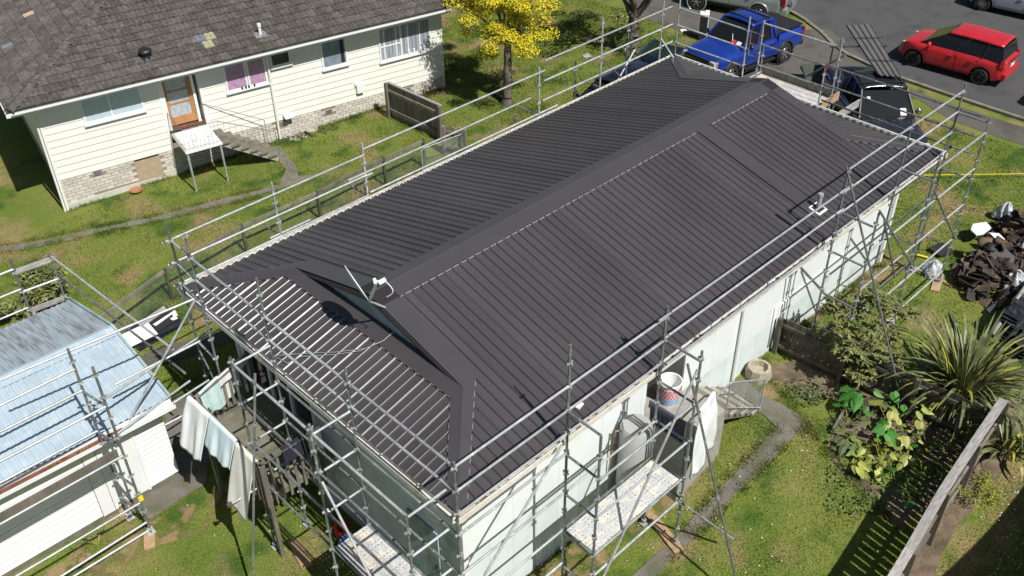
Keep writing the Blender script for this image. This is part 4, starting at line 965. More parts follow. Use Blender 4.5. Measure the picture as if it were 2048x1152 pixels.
for q, sl_ in ((-1, gs0), (1, gs1)):
    a = V((gx1+.01, gyr, gzr+.025)); c = V((gx1-8.6, gyr+.26, gzr+.025)); d = V((0, q*.24 if q < 0 else .10, -.24*sl_ if q < 0 else -.1*sl_)); b.prism([a, c, c+d, a+d], (0, 0, .006))
b.build('ridge_cap', M['garageroof'], ga)
b = MB(); b.beam((gx1+.02, gy0, gze+.0), (gx1+.02, gyr, gzr), .05, .14); b.beam((gx1+.02, gyr, gzr), (gx1+.02, gy1, gze), .05, .14); b.build('barge_board', M['bluegrey'], ga)
b = MB(); b.beam((gx1+.0, gy0-.04, gze-.06), (gx1-8.6, gy0+.22, gze-.06), .025, .13); b.build('fascia', M['white'], ga)
b = MB(); b.beam((gx1+.0, gy0-.14, gze-.09), (gx1-8.6, gy0+.12, gze-.09), .20, .01); b.beam((gx1, gy0-.24, gze-.05), (gx1-8.6, gy0+.02, gze-.05), .01, .09); gt = b.build('gutter', M['white'], ga)
b = MB(); b.beam((gx1-1.0, gy0-.11, gze-.074), (gx1-4.2, gy0-.01, gze-.074), .18, .012); b.build('gutter_rust', M['rust'], gt)
b = MB()
for i in range(150): x = gx1-1.0-random.random()*3.0; b.box((x, gy0-.11-(x-gx1+1)*.03+random.uniform(-.07, .07), gze-.062), (.04, .025, .012), rz=random.random()*3)
b.build('gutter_leaves', M['dry'], gt)['kind'] = 'stuff'
gw = 7.0
b = MB(); b.box((-5.95, 9.0, 1.0), (8.5, 3.9, 2.0)); b.build('wall_core', M['cream'], ga)
for z in range(16):
    zz = .14+z*.122
    b = MB(); q = [V((-1.60, gw, zz)), V((-1.60, gw-.058, zz)), V((-1.60, gw-.032, zz+.12)), V((-1.60, gw, zz+.12))]; b.prism(q, (-.64, 0, 0)); b.build('weatherboard', M['white'], ga)
    b = MB(); q = [V((-1.67, gw, zz)), V((-1.645, gw, zz)), V((-1.66, gw, zz+.12)), V((-1.68, gw, zz+.12))]; b.prism(q, (0, 3.9, 0)); b.build('weatherboard', M['white'], ga)
b = MB(); b.box((-2.6, gw-.035, 1.07), (.68, .05, 1.88)); sd_ = b.build('side_door', M['white'], ga)
b = MB(); b.box((-2.25, gw-.05, 1.07), (.05, .06, 1.92)); b.box((-2.96, gw-.05, 1.07), (.06, .06, 1.92)); b.build('door_frame', M['white'], ga)
b = MB(); b.box((-3.12, gw-.05, 1.07), (.24, .06, 1.92)); b.build('door_post', M['white'], ga)
for i in range(13):                               # horizontal slats of the garage door
    b = MB(); z = .12+i*.145; q = [V((-3.25, gw-.02, z)), V((-3.25, gw-.066, z)), V((-3.25, gw-.04, z+.142)), V((-3.25, gw-.02, z+.142))]; b.prism(q, (-2.7, .0, 0)); b.build('door_slat', M['white'], ga)
b = MB(); b.box((-4.3, gw-.06, 1.45), (.62, .02, .05)); b.box((-5.0, gw-.06, 1.45), (.1, .02, .05)); b.build('door_handle', M['ink'], ga)
for i in range(13): b = MB(); z = .12+i*.145; b.box((-7.5, gw-.03, z+.07), (3, .03, .14)); b.build('door_slat', M['white'], ga)
b = MB(); b.box((-5.9, gw+.0, .06), (8.4, .14, .14)); b.build('foundation', M['concrete'], ga)
# ================================================================== SCAFFOLDING
R_ = .0242
IY, OY, IX, OX = -.21, -.97, -.15, -.90
def tube(sf, name, a, c, m='galv', r=R_):
    a, c = V(a), V(c); L = (c-a).length; b = MB(); b.tube((0, 0, 0), (0, 0, L), r, 10)
    o = b.build(name, M[m], sf, smooth=True, angle=50, loc=a); o.rotation_euler = (c-a).to_track_quat('Z', 'Y').to_euler(); return o
_ros = None
def rosette():
    b = MB()
    b.tube((0, 0, -.02), (0, 0, .02), .029, 10)
    for k in range(4):
        q = k*math.pi/2; b.beam((math.cos(q)*.03, math.sin(q)*.03, 0), (math.cos(q)*.056, math.sin(q)*.056, 0), .026, .036)
        b.beam((math.cos(q)*.056, math.sin(q)*.056, -.024), (math.cos(q)*.056, math.sin(q)*.056, .028), .010, .016)
    return b.mesh('coupler', M['galv'])
ROS = rosette()
def swivel():
    b = MB(); b.box((0, 0, 0), (.075, .07, .06)); b.box((.045, 0, .01), (.03, .10, .03)); b.tube((.0, .05, -.05), (0, .05, .05), .014, 6); b.tube((.05, -.05, .0), (.05, .06, 0), .012, 6); return b.mesh('clamp', M['coupler'])
SWV = swivel()
ROSN = [0]
def standard(sf, x, y, top, lvls=None, foot=True, m='galvdark', ground=None, base=None):
    g = gz(x, y) if ground is None else ground
    o = tube(sf, 'standard', (x, y, g+.02), (x, y, top), m)
    z = .16-.4935*2
    while z < g+.12: z += .4935
    while z < top-.05:
        link('coupler', ROS, sf, V((x, y, z)), 0); z += .4935
    if foot:
        b = MB(); b.box((0, 0, .0), (.15, .15, .012)); b.tube((0, 0, 0), (0, 0, .16), .018, 8); b.tube((0, 0, .10), (0, 0, .125), .05, 8); b.build('base_plate', M['galv'], sf, loc=V((x, y, g+.045)))
    return o
def clamp(sf, p, rz=0): link('clamp', SWV, sf, V(p), rz)
LV = [.16+.4935*k for k in range(11)]            # V-pressing levels on the standards
Z3, Z4, Z5 = 3.57, 4.09, 4.62
sf = thing('house_scaffold', 'galvanised tube scaffold with three guard rails standing all round the re-roofed house', 'scaffold')
SX = dict(P0=IX, P1=2.28, P2=4.74, P3=10.56, P4=13.16, P5=15.66)
# --- sunny long side, inner row
for n, x in SX.items(): standard(sf, x, IY, dict(P0=4.72, P1=5.47, P2=4.86, P3=5.18, P4=5.3, P5=5.32)[n])
for n, x in (('O1', 2.22), ('O2', 4.80), ('O3', 10.72), ('O4', 13.2), ('O5', 15.62)):
    standard(sf, x, OY, dict(O1=4.1, O2=4.28, O3=4.38, O4=4.72, O5=4.72)[n])
for a, c in (('P0', 'P1'), ('P1', 'P2')):
    for z in (Z5, Z4, Z3): tube(sf, 'guard_rail', (SX[a], IY, z), (SX[c], IY, z))
for y, z, x0, x1 in ((IY, 3.1, SX['P0'], SX['P1']), (IY, 2.13, SX['P0'], SX['P1']), (IY, 1.15, SX['P0'], SX['P1']), (OY, 3.05, 2.22, 4.8), (OY, 2.13, 2.22, 4.8), (IY, 2.13, 2.28, 4.74), (OY, .55, 2.22, 4.8), (OY, 1.15, 2.22, 4.8), (IY, 1.15, 2.28, 4.74), (IY, .2, SX['P0'], SX['P1'])):
    tube(sf, 'ledger', (x0, y, z), (x1, y, z))
# loose long tubes clamped between P2 and P3
for z, e in ((Z5+.10, .28), (Z4+.12, .06), (Z3-.05, .0)):
    tube(sf, 'guard_rail', (SX['P2']-e, IY-.05, z), (SX['P3']-.03+(.25 if z > 4.5 else .06), IY-.05, z)); clamp(sf, (SX['P2'], IY-.02, z)); clamp(sf, (SX['P3'], IY-.02, z))
for a, c in (('P3', 'P4'), ('P4', 'P5')):
    for z in (5.14, Z5-.02, Z4-.02, Z3): tube(sf, 'guard_rail', (SX[a], IY, z), (SX[c], IY, z)) if not (z == Z3 and False) else None
for x0, x1 in ((10.72, 13.2), (13.2, 15.62)):
    for z in (4.35, 3.4, 2.4, 1.4, .4):
        if (z == 4.35 and x0 < 11): continue
        tube(sf, 'ledger', (x0, OY, z), (x1, OY, z))
    for z in (2.4, .4): tube(sf, 'ledger', (x0-.1, IY, z), (x1, IY, z))
for x, zs in ((2.25, (4.09, 3.1, 2.13, .16)), (4.77, (4.09, 3.1, 2.13, .6)), (10.62, (4.09, 3.1, 2.0, 1.1)), (13.18, (4.09, 2.4, .7)), (15.64, (4.60, 3.1, 1.15))):
    for z in zs: tube(sf, 'transom', (x, IY, z), (x-.02, OY, z), 'galvdark')
# diagonal braces and raking shores
tube(sf, 'brace', (4.66, OY-.05, 3.98), (2.35, OY-.05, .12)); tube(sf, 'brace', aty(1125, 890, IY-.06), aty(968, 1152, IY-.06)); tube(sf, 'brace', (10.95, OY-.05, 4.1), (12.4, OY-.05, 1.9), 'galvdark')
tube(sf, 'brace', aty(1759, 421, OY-.04), aty(1822, 527, OY-.04), 'galvdark'); tube(sf, 'brace', aty(1867, 378, OY-.04), aty(1910, 478, OY-.04), 'galvdark')
def shore(xt, yt, plane_y, foot): a = aty(xt, yt, plane_y); tube(sf, 'shore', a, G(*foot), 'galvdark'); return a
shore(1375, 728, -.75, (1484, 1210)); shore(1692, 330, -.30, (1807, 819))
tube(sf, 'shore', aty(1355, 1000, OY), G(1466, 1078, .45), 'galvdark')
# platform of steel planks on the near bay, and its brackets
def steel_plank(cx, cy, z, L, along_x):
    """pressed steel plank: a sheet with rows of punched holes between two folded edges"""
    b = MB(); w_ = .226; nx_, ny_ = int(L/.085), 3; T = (lambda u, v, h: (cx+u, cy+v, z+h)) if along_x else (lambda u, v, h: (cx+v, cy+u, z+h))
    for i in range(nx_):
        for j in range(ny_):
            u0, u1 = -L/2+L*i/nx_, -L/2+L*(i+1)/nx_; v0, v1 = -w_/2+w_*j/ny_, -w_/2+w_*(j+1)/ny_
            if (i//2) % 2: b.add([T(u0, v0, 0), T(u1, v0, 0), T(u1, v1, 0), T(u0, v1, 0)], [(0, 1, 2, 3)]); continue
            cu, cv, r = (u0+u1)/2, (v0+v1)/2, .009; O = [T(u0, v0, 0), T(u1, v0, 0), T(u1, v1, 0), T(u0, v1, 0), T(cu-r, cv-r, -.004), T(cu+r, cv-r, -.004), T(cu+r, cv+r, -.004), T(cu-r, cv+r, -.004)]
            b.add(O, [(0, 1, 5, 4), (1, 2, 6, 5), (2, 3, 7, 6), (3, 0, 4, 7)])
    for v in (-w_/2, w_/2): b.beam(T(-L/2, v, -.02), T(L/2, v, -.02), .008, .055)
    b.build('plank', M['plank'], sf)
for k in range(3): steel_plank(3.50, -.36-.235*k, 1.13, 2.40, True)
for x in (2.28, 4.76): b = MB(); b.beam((x, IY, 1.06), (x, OY, 1.06), .05, .06); b.build('plank_bearer', M['galvdark'], sf)
b = MB(); b.beam((2.3, -.235, 1.16), (4.74, -.235, 1.16), .02, .10); b.build('toe_board', M['galvdark'], sf)
# --- shaded end: inner and outer rows
WI = [(IX, 2.34), (IX, 4.72), (IX, 7.22)]
for (x, y), t in zip(WI, (4.9, 5.45, 5.15)): standard(sf, x, y, t)
WO = [(OX, .04), (OX-.02, 2.38), (OX-.04, 4.68)]
for (x, y), t in zip(WO, (4.0, 4.2, 4.2)): standard(sf, x, y, t)
standard(sf, -.12, 8.02, 5.0)
ys = [IY, 2.34, 4.72, 7.22]
for a, c in zip(ys, ys[1:]):
    for z in (Z5, Z4): tube(sf, 'guard_rail', (IX, a, z), (IX, c, z))
for a, c in zip(ys[:3], ys[1:3]):
    for z in (3.1, 2.13, 1.15): tube(sf, 'ledger', (IX, a, z), (IX, c, z), 'galvdark')
oy = [.04, 2.38, 4.68]
for a, c in zip(oy, oy[1:]):
    for z in (3.98, 3.08, 2.1, 1.12): tube(sf, 'ledger', (OX, a, z), (OX, c, z), 'galv' if z > 3.5 else 'galvdark')
for y in (.0, 2.36, 4.70):
    for z in (3.98, 3.08, 2.1, 1.12): tube(sf, 'transom', (IX, y, z), (OX, y, z), 'galv')
for z in (Z5, Z4, Z3, 2.1): tube(sf, 'transom', (IX, 7.22, z), (-.12, 8.02, z))
tube(sf, 'brace', atx(745, 985*1.0-20, OX) if False else (OX-.05, 2.25, 3.0), (OX-.05, .35, .3)); tube(sf, 'brace', atx(510, 748, OX-.05), G(505, 1190), 'galvdark')
tube(sf, 'outrigger', (OX, 4.68, .95), (OX-.75, 4.70, .95)); clamp(sf, (OX-.72, 4.70, .95))
for k in range(3): steel_plank(-.29-.232*k, 1.58, 1.14, 1.55, False)
for z in (3.1, 2.1, 4.62): tube(sf, 'ledger', (IX, 7.22, z-.0), (IX-.02, 4.72, z)) if z == 99 else None
# long tubes reaching from this corner towards the garage scaffold
for (x0, y0), (x1, y1) in (((388, 598), (0, 760)), ((400, 682), (228, 770)), ((418, 760), (262, 860)), ((425, 800), (330, 850))):
    a = atx(x0, y0, IX-.03); c = atz(x1, y1, a.z); tube(sf, 'ledger', a, c)
a = atx(390, 600, IX-.05); tube(sf, 'brace', a, atz(232, 890, .9))
a = V((-.12, 8.02, 3.1)); tube(sf, 'brace', (-.15, 7.95, 1.9), (-.1, 7.25, .6), 'galvdark')
# --- far long side
NY = 8.50
nyx = [-.12, 2.48, 4.86, 10.55, 12.98, 15.6]
tops = [5.0, 4.62, 4.62, 4.62, 5.25, 5.2]
yb = [8.02, NY, NY, NY, NY, NY]
for x, t in zip(nyx[1:], tops[1:]): standard(sf, x, NY, t, m='galv')
for x, t in ((5.3, 3.0), (10.35, 3.1), (12.75, 3.9), (15.0, 4.3)): standard(sf, x, NY+.72, t)
def rail_y(p0, p1, Y, ext=0):
    a, c = aty(*p0, Y), aty(*p1, Y); z = (a.z+c.z)/2; tube(sf, 'guard_rail', (a.x, Y, z), (c.x, Y, z))
Zt = [4.28, 3.75, 3.2]
for (a, c) in ((0, 1), (1, 2)):
    for z in (4.33, 3.80, 3.27):
        x0 = nyx[a]; tube(sf, 'guard_rail', (x0, NY-.02, z), (nyx[c], NY-.02, z), 'galv')
for (p0, p1) in (((725, 297), (1090, 142)), ((695, 352), (1062, 204)), ((740, 385), (1115, 210)), ((1090, 122), (1345, 12)), ((1088, 160), (1345, 50)), ((1085, 200), (1345, 84)), ((640, 392), (745, 348)), ((540, 478), (620, 438))): rail_y(p0, p1, NY+.02)
for x in (2.48, 4.86, 10.55, 12.98): 
    for z in (3.25,): tube(sf, 'transom', (x, NY, z), (x+.0, NY+.72, z), 'galvdark')
tube(sf, 'brace', aty(1272, 95, NY+.4), aty(1225, 180, NY+.05)); tube(sf, 'brace', aty(1208, 122, NY+.1), aty(1248, 160, NY+.1), 'galvdark'); tube(sf, 'brace', (15.6, NY, 3.9), (15.9, NY-.75, 2.9)); 
for x0, x1 in ((10.55, 12.98), (12.98, 15.6)): tube(sf, 'ledger', (x0, NY+.74, 2.6), (x1, NY+.74, 2.6)); tube(sf, 'ledger', (x0, NY+.02, 2.2), (x1, NY+.02, 2.2))
# --- street end
EX = 16.3
for y, t in ((8.45, 5.2), (6.08, 5.0), (5.63, 5.02), (3.3, 5.2), (3.62, 4.3)): standard(sf, EX, y, t, m='galv')
standard(sf, EX+.9, 3.62, 3.9); standard(sf, EX+.9, 6.06, 3.9)
for z in (4.62, 4.10, 3.57): tube(sf, 'guard_rail', (EX, 8.45, z), (EX, 6.08, z))
for z in (4.95, 4.35, 3.75): tube(sf, 'guard_rail', (EX, 5.63, z), (EX, 3.3, z), 'galv' if z > 4.5 else 'galvdark')
for z, x in ((4.62, 15.80), (4.10, 15.80), (3.60, 15.90)): tube(sf, 'guard_rail', (x, 3.35, z), (x-.02, -.72, z), 'galvdark'); clamp(sf, (x-.05, IY, z)); 
for y in (3.62, 6.06): 
    for z in (3.1, 2.1): tube(sf, 'transom', (EX, y, z), (EX+.9, y, z))
tube(sf, 'brace', atx(1606, 157, EX+.1), atx(1690, 110, EX+.1), 'galvdark')
b = MB(); c0 = V((EX, 5.78, 4.25)); 
b.tube((EX, 5.98, 3.95), (EX, 5.98, 4.62), .017, 8); b.tube((EX, 5.70, 3.95), (EX, 5.70, 4.62), .017, 8); b.tube((EX, 5.98, 4.62), (EX, 5.70, 4.62), .017, 8); b.tube((EX, 5.98, 3.95), (EX, 5.70, 3.95), .017, 8); b.tube((EX, 5.98, 4.28), (EX, 5.70, 4.28), .017, 8); b.build('ladder_gate', M['alloy'], sf, smooth=True, angle=50)
for k in range(4): b = MB(); b.box((EX+.15+.225*k, 4.84, 3.02), (.218, 2.4, .05)); b.box((EX+.15+.225*k+.1, 4.84, 3.05), (.012, 2.4, .02)); b.build('plank', M['plank'], sf)
b = MB(); b.box((EX+1.0, 4.84, 3.17), (.035, 2.5, .24)); b.build('toe_board', M['timber'], sf); b = MB(); b.box((EX+.5, 3.58, 3.17), (1.0, .035, .24)); b.build('toe_board', M['newtimber'], sf)
b = MB(); b.box((EX+.55, 3.0, 3.12), (1.05, .035, .22)); b.build('toe_board', M['palegrey'], sf)

# ------------------------------------------------------------------ garage scaffold
gf = thing('garage_scaffold', 'galvanised tube scaffold round the blue roofed garage', 'scaffold')
for (x, y, t) in ((-1.42, 11.45, 3.3), (-2.17, 11.5, 3.5), (-2.88, 6.60, 4.4), (-2.76, 5.98, 4.3), (-5.6, 6.6, 4.4), (-5.5, 5.98, 4.3)): standard(gf, x, y, t, ground=0)
for z in (3.12, 2.6, 2.1): tube(gf, 'guard_rail', (-2.17, 11.5, z+.1), (-6.5, 11.65, z+.1)); tube(gf, 'guard_rail', (-1.42, 11.45, z), (-2.17, 11.5, z+.02), 'galv')
b = MB(); b.beam((-1.45, 11.42, 3.14), (-2.15, 11.47, 3.16), .03, .12); b.build('toe_board', M['palegrey'], gf); b = MB(); b.beam((-1.45, 11.42, 2.1), (-2.15, 11.47, 2.12), .03, .12); b.build('toe_board', M['palegrey'], gf)
# long side tubes along the gable end of the garage
X1 = -1.2
tube(gf, 'guard_rail', (-1.40, 11.5, 3.18), (-1.05, 6.9, 3.1)); tube(gf, 'guard_rail', (-1.40, 11.5, 2.72), (-1.02, 6.7, 2.6), 'galvdark'); tube(gf, 'ledger', (-1.40, 11.5, 2.1), (-1.28, 10.2, 2.05))
for z in (3.95, 3.45, 2.45, 1.35): tube(gf, 'guard_rail', (-2.88, 6.60, z), (-5.6, 6.6, z))
for z in (2.18, .9, .12): tube(gf, 'ledger', (-2.76, 5.98, z), (-5.6, 5.98, z))
tube(gf, 'ledger', (-2.76, 5.98, .35), (-5.6, 5.95, .3)); tube(gf, 'guard_rail', (-2.76, 5.98, 3.4), (-5.6, 5.98, 3.4))
for z in (3.4, 2.4, 1.35, .6): tube(gf, 'transom', (-2.88, 6.60, z), (-2.76, 5.98, z), 'galvdark')
tube(gf, 'ledger', (-2.88, 6.60, 3.0), (-.15, 7.05, 3.0)); tube(gf, 'ledger', (-2.86, 6.5, 2.2), (-.9, 6.9, 2.2))
b = MB(); b.box((-4.25, 6.27, 1.98), (2.8, .20, .05)); b.build('plank', M['plank'], gf); b = MB(); b.box((-4.25, 6.47, 1.80), (2.8, .12, .05)); b.build('plank', M['plank'], gf)
b = MB(); b.box((-4.2, 6.16, 2.12), (2.8, .035, .22)); b.build('toe_board', M['timber'], gf)
b = MB(); b.box((-2.74, 5.95, 1.02), (.09, .02, .12)); b.build('yellow_tag', M['yellow'], gf)
# sole boards: short planks under the scaffold feet
k = 0
for (x, y, rz, L, lab) in ((*G(600, 1108)[:2], 1.35, .8, 'short plank under the scaffold foot beside the deck'), (*G(1325, 1062)[:2], 1.25, 1.2, 'plank under the scaffold feet at the far end of the steel platform'), (2.2, -.6, 1.5, 1.1, 'plank under the scaffold feet below the near end of the steel platform'), (*G(300, 1082)[:2], 1.1, .45, 'short plank under the outer scaffold foot by the garage'), (*G(250, 1020)[:2], 1.2, .4, 'short plank under the scaffold foot close to the garage door'),
                       (10.7, -.6, 1.5, 1.2, 'plank under the scaffold feet behind the leafy shrub'), (15.6, -.95, .3, .8, 'pale plank under the corner scaffold foot beside the torn roofing pile'), (-.92, 2.3, 1.4, .8, 'plank under the scaffold foot in the shade below the steel platform'), (13.2, -.9, .2, .7, 'plank under the scaffold foot in the middle of the sunny side lawn')):
    b = MB(); b.box((0, 0, .02), (L, .22, .04)); o = b.build('sole_board', M['newtimber'], loc=V((x, y, gz(x, y)+.01)), rz=rz); tag(o, lab, 'plank', 'sole boards under the scaffold feet')
# ================================================================== VEHICLES  (x forward, y left, z up; built at origin, then placed)
def interp(t, x):
    if x <= t[0][0]: return t[0][1]
    for (a, va), (c, vc) in zip(t, t[1:]):
        if x <= c: u = (x-a)/(c-a); u = u*u*(3-2*u)*.5+u*.5; return va+(vc-va)*u
    return t[-1][1]
def loft_body(cfg):
    """lower body: sides with real wheel openings, bonnet, boot, ends"""
    L0, L1 = cfg['x']; n = 84; hw = cfg['hw']; top = cfg['top']; sill = cfg['sill']; b = MB(); cols = []
    for i in range(n+1):
        x = L0+(L1-L0)*i/n; w_ = interp(hw, x); zt = interp(top, x); zb = interp(sill, x)
        for wx in cfg['wheels']:
            d = abs(x-wx); ra = cfg['arch']
            if d < ra: zb = max(zb, cfg['wr']+math.sqrt(ra*ra-d*d)*.97-.02)
        zs = min(zt-.02, cfg['belt'](x) if callable(cfg['belt']) else cfg['belt']); zb = min(zb, zs-.05)
        mid = zb+(zs-zb)*.5
        ring = [(w_*.90, zb), (w_*.985, zb+(zs-zb)*.12), (w_, mid), (w_*.985, zb+(zs-zb)*.82), (w_*.955, zs), (w_*.86, zt-(zt-zs)*.25), (w_*.6, zt+.012), (0, zt+.02)]
        cols.append([V((x, y, z)) for y, z in ring]+[V((x, -y, z)) for y, z in ring[-2::-1]])
    m = len(cols[0]); P = [p for c in cols for p in c]
    F = [(i*m+j, (i+1)*m+j, (i+1)*m+j+1, i*m+j+1) for i in range(n) for j in range(m-1)]
    F += [tuple(range(m)), tuple(range(n*m, n*m+m))[::-1]]
    b.add(P, F); return b
def wheel(parent, x, y, r, wd, spokes=6, dark=False):
    s = 1 if y > 0 else -1
    b = MB(); b.lathe((0, 0, 0), [(r*.60, -wd/2), (r*.93, -wd/2), (r, -wd*.32), (r, wd*.32), (r*.93, wd/2), (r*.60, wd/2), (r*.58, wd*.3)], 28, axis=(0, 1, 0))
    w_ = b.build('wheel', M['rubber'], parent, smooth=True, angle=35, loc=V((x, y, r)))
    b = MB(); o = wd*.42*s
    b.lathe((0, 0, 0), [(r*.60, .0), (r*.55, .02*s)], 28, axis=(0, 1, 0)); b.v = [(p[0], p[1]+o, p[2]) for p in b.v]
    for k in range(spokes):
        a = 2*math.pi*k/spokes; u = V((math.cos(a), 0, math.sin(a)))
        b.beam(u*r*.08+V((0, o, 0)), u*r*.57+V((0, o*.95, 0)), r*.15, .03, up=(0, 1, 0))
    b.lathe((0, o, 0), [(0, .03*s), (r*.13, .025*s), (r*.14, 0)], 14, axis=(0, 1, 0))
    b.build('rim', M['blackpl' if dark else 'alloy'], w_)
    b = MB(); b.lathe((0, o*.5, 0), [(0, 0), (r*.6, 0)], 20, axis=(0, 1, 0)); b.build('brake_disc', M['ink'], w_)
    return w_
def car(name, label, cat, cfg, loc, rz, paint, group=None):
    root = thing(name, label, cat, loc, rz, group)
    root.scale = cfg.get('scale', (1, 1, 1))
    body = loft_body(cfg).build('body', M[paint], root, smooth=True, angle=38)
    # dark underside and wheel wells
    x0, x1 = cfg['x']; b = MB(); b.box(((x0+x1)/2, 0, cfg['wr']+.12), (x1-x0-.5, cfg['hwm']*1.5, .45)); b.build('underbody', M['ink'], root)
    for wx in cfg['wheels']:
        for s in (-1, 1):
            wheel(root, wx, s*(cfg['hwm']-.11), cfg['wr'], cfg.get('ww', .21), cfg.get('spokes', 6), cfg.get('darkrim', False))
            if cfg.get('flare'):
                b = MB(); b.ring((wx, s*(cfg['hwm']-.012), cfg['wr']), (0, 1, 0), cfg['arch']-.01, .035, n=20, m=6, a0=0, a1=2*math.pi); b.build('wheel_flare', M['blackpl'] if cfg['flare'] == 1 else M[paint], root, smooth=True)
    # greenhouse: glass hull, roof, pillars
    g = cfg['cabin']; xb0, xt0, xt1, xb1 = g['x']; zb, zr = g['z']; wb, wt = g['w']
    def side(t, s, off=0):                       # t along 0..1 bottom front->rear ; returns bottom, top
        xb = xb0+(xb1-xb0)*t; xt = xt0+(xt1-xt0)*t; return V((xb, s*(wb+off), zb)), V((xt, s*(wt+off), zr-.03))
    zr_ = lambda t: zr+.03*math.sin(math.pi*t)-g.get('droop', 0)*t
    n = 10; b = MB(); P = []
    for i in range(n+1):
        t = i/n; 
        for s in (1, -1):
            lo, hi = side(t, s, -.02); hi.z = zr_(t)-.05; P += [lo, hi]
    F = [(i*4, i*4+4, i*4+5, i*4+1) for i in range(n)]+[(i*4+2, i*4+3, i*4+7, i*4+6) for i in range(n)]+[(0, 1, 3, 2), (n*4, n*4+2, n*4+3, n*4+1)]
    b.add(P, F); b.build('window_glass', M['carglass'], root)
    rf = MB(); nu, nv = 14, 10                    # crowned roof skin
    def rfp(u, v):
        s = v*2-1; x = xt0+(xt1-xt0)*u + .05*(1-abs(s))*(-1 if u < .01 else 0)
        ee = 1-abs(s)**5*.5; z = zr_(u)+.03*(1-s*s)-.035*(abs(s)**6)-.02*(1 if u in (0,) else 0)
        return V((x-(.07 if u < .02 else 0)*(1-s*s), s*(wt+.015)*(1-.03*abs(2*u-1)**4), z))
    rf.grid(rfp, nu, nv); ro = rf.build('roof', M[paint], root, smooth=True); md = ro.modifiers.new('t', 'SOLIDIFY'); md.thickness = .035; md.offset = -1
    for s in (1, -1):
        b = MB()
        for t, wd in cfg['pillars']:
            b = MB(); lo, hi = side(t, s, .0); hi.z = zr_(t)-.02; b.beam(lo, hi, wd, .035, up=(0, s, .25)); b.build('pillar', M['blackpl' if cfg.get('darkpillar') else paint], root)
        lo0, hi0 = side(0, s, .004); lo1, hi1 = side(1, s, .004); hi0.z = zr_(0)-.015; hi1.z = zr_(1)-.015
        b = MB(); 
        for i in range(8):
            a, c = side(i/8, s, .004)[1], side((i+1)/8, s, .004)[1]; a.z = zr_(i/8)-.012; c.z = zr_((i+1)/8)-.012; b.beam(a, c, .05, .035)
        b.beam(lo0, lo1, .02, .02); b.beam(lo0, hi0, .06, .04, up=(0, s, 0))
        if cfg.get('rearp', .08) > .05: b.beam(lo1, hi1, cfg.get('rearp', .08), .04, up=(0, s, 0)); b.build('window_surround', M['blackpl' if paint == 'blackpaint' else paint], root)
    # doors: shut lines, handles, mirrors
    for dx0, dx1 in cfg['doors']:
        for s in (1, -1):
            b = MB(); zt = zb-.02; z0 = cfg['dz']; yy = lambda x: s*(interp(cfg['hw'], x)*.995+.003)
            for q in (dx0, dx1): b.beam((q, yy(q), z0), (q, yy(q)*.985, zt), .010, .012)
            b.beam((dx0, yy(dx0), z0), (dx1, yy(dx1), z0), .012, .010)
            d_ = b.build('door', M['ink'], root)
            b = MB(); b.beam((min(dx0, dx1)+.12, yy(dx0)+s*.015, zt-.16), (min(dx0, dx1)+.28, yy(dx0)+s*.015, zt-.16), .03, .03); b.build('handle', M[cfg.get('handle', paint)], d_)
    for s in (1, -1):
        b = MB(); mx = xb0-.32 if cfg.get('mx') is None else cfg['mx']; b.lathe((mx, s*(wb+.20), zb+.07), [(0, -.05), (.09, -.04), (.11, 0), (.09, .04), (0, .05)], 12, axis=(1, 0, .0)); b.beam((mx, s*(wb+.02), zb+.02), (mx, s*(wb+.18), zb+.04), .05, .05); b.build('mirror', M[cfg.get('mirror', paint)], root, smooth=True, angle=60)
    # lamps, grille, bumper, plates
    xf = x1; xr = x0
    for s in (1, -1):
        q = cfg['head']; b = MB(); b.box((xf+q[0], s*q[1], q[2]), q[3], rz=-s*q[4]); b.build('headlight', M['lamp'], root)
        q = cfg['tail']; b = MB(); b.box((xr+q[0], s*q[1], q[2]), q[3], rz=s*q[4]); b.build('tail_light', M['redlamp'], root)
    q = cfg['grille']; b = MB(); b.box((xf+q[0], 0, q[1]), q[2]); gr = b.build('grille', M['ink'], root)
    b = MB(); 
    for k in range(2): b.box((xf+q[0]+.02, 0, q[1]-.04+.09*k), (q[2][0], q[2][1]*.94, .018))
    b.build('grille_bar', M['chrome'], gr)
    q = cfg.get('rplate'); 
    if q: b = MB(); b.box((xr+q[0], 0, q[1]), (.015, .36, .13)); pl = b.build('number_plate', M['plate'], root)
    return root
suv = None
# ---- red hatchback, parked on the road, nose towards the top left
cfg = dict(x=(-1.93, 1.93), hwm=.84, wheels=(1.22, -1.18), wr=.29, arch=.36, hw=[(-1.93, .62), (-1.75, .78), (-1.2, .84), (0, .845), (1.2, .84), (1.65, .76), (1.93, .52)],
           top=[(-1.93, .62), (-1.88, .96), (-1.6, 1.0), (.5, 1.0), (1.0, .98), (1.5, .90), (1.8, .74), (1.93, .5)], sill=[(-1.93, .34), (-1.6, .22), (1.6, .22), (1.93, .30)], belt=.86,
           cabin=dict(x=(1.12, .28, -1.66, -1.80), z=(.95, 1.49), w=(.77, .62), droop=.03), pillars=[(.44, .03), (.76, .03)], doors=[(.78, -.25), (-.25, -1.0)], dz=.36, darkrim=True, darkpillar=True, rearp=.03,
           head=(-.27, .60, .70, (.26, .16, .13), .55), tail=(.13, .725, .86, (.14, .10, .26), .3), grille=(-.01, .46, (.05, .7, .14)), rplate=(-.005, .72), mx=.72, spokes=7)
A = atz(1825, 118, .29); B = atz(1959, 155, .29)
cx, cy = (A.x+B.x)/2, (A.y+B.y)/2
hd = math.atan2(A.y-B.y, A.x-B.x)
red = car('hatchback', 'bright red hatchback parked along the grass verge on the street', 'car', cfg, (0, 0, .004), hd, 'redpaint')
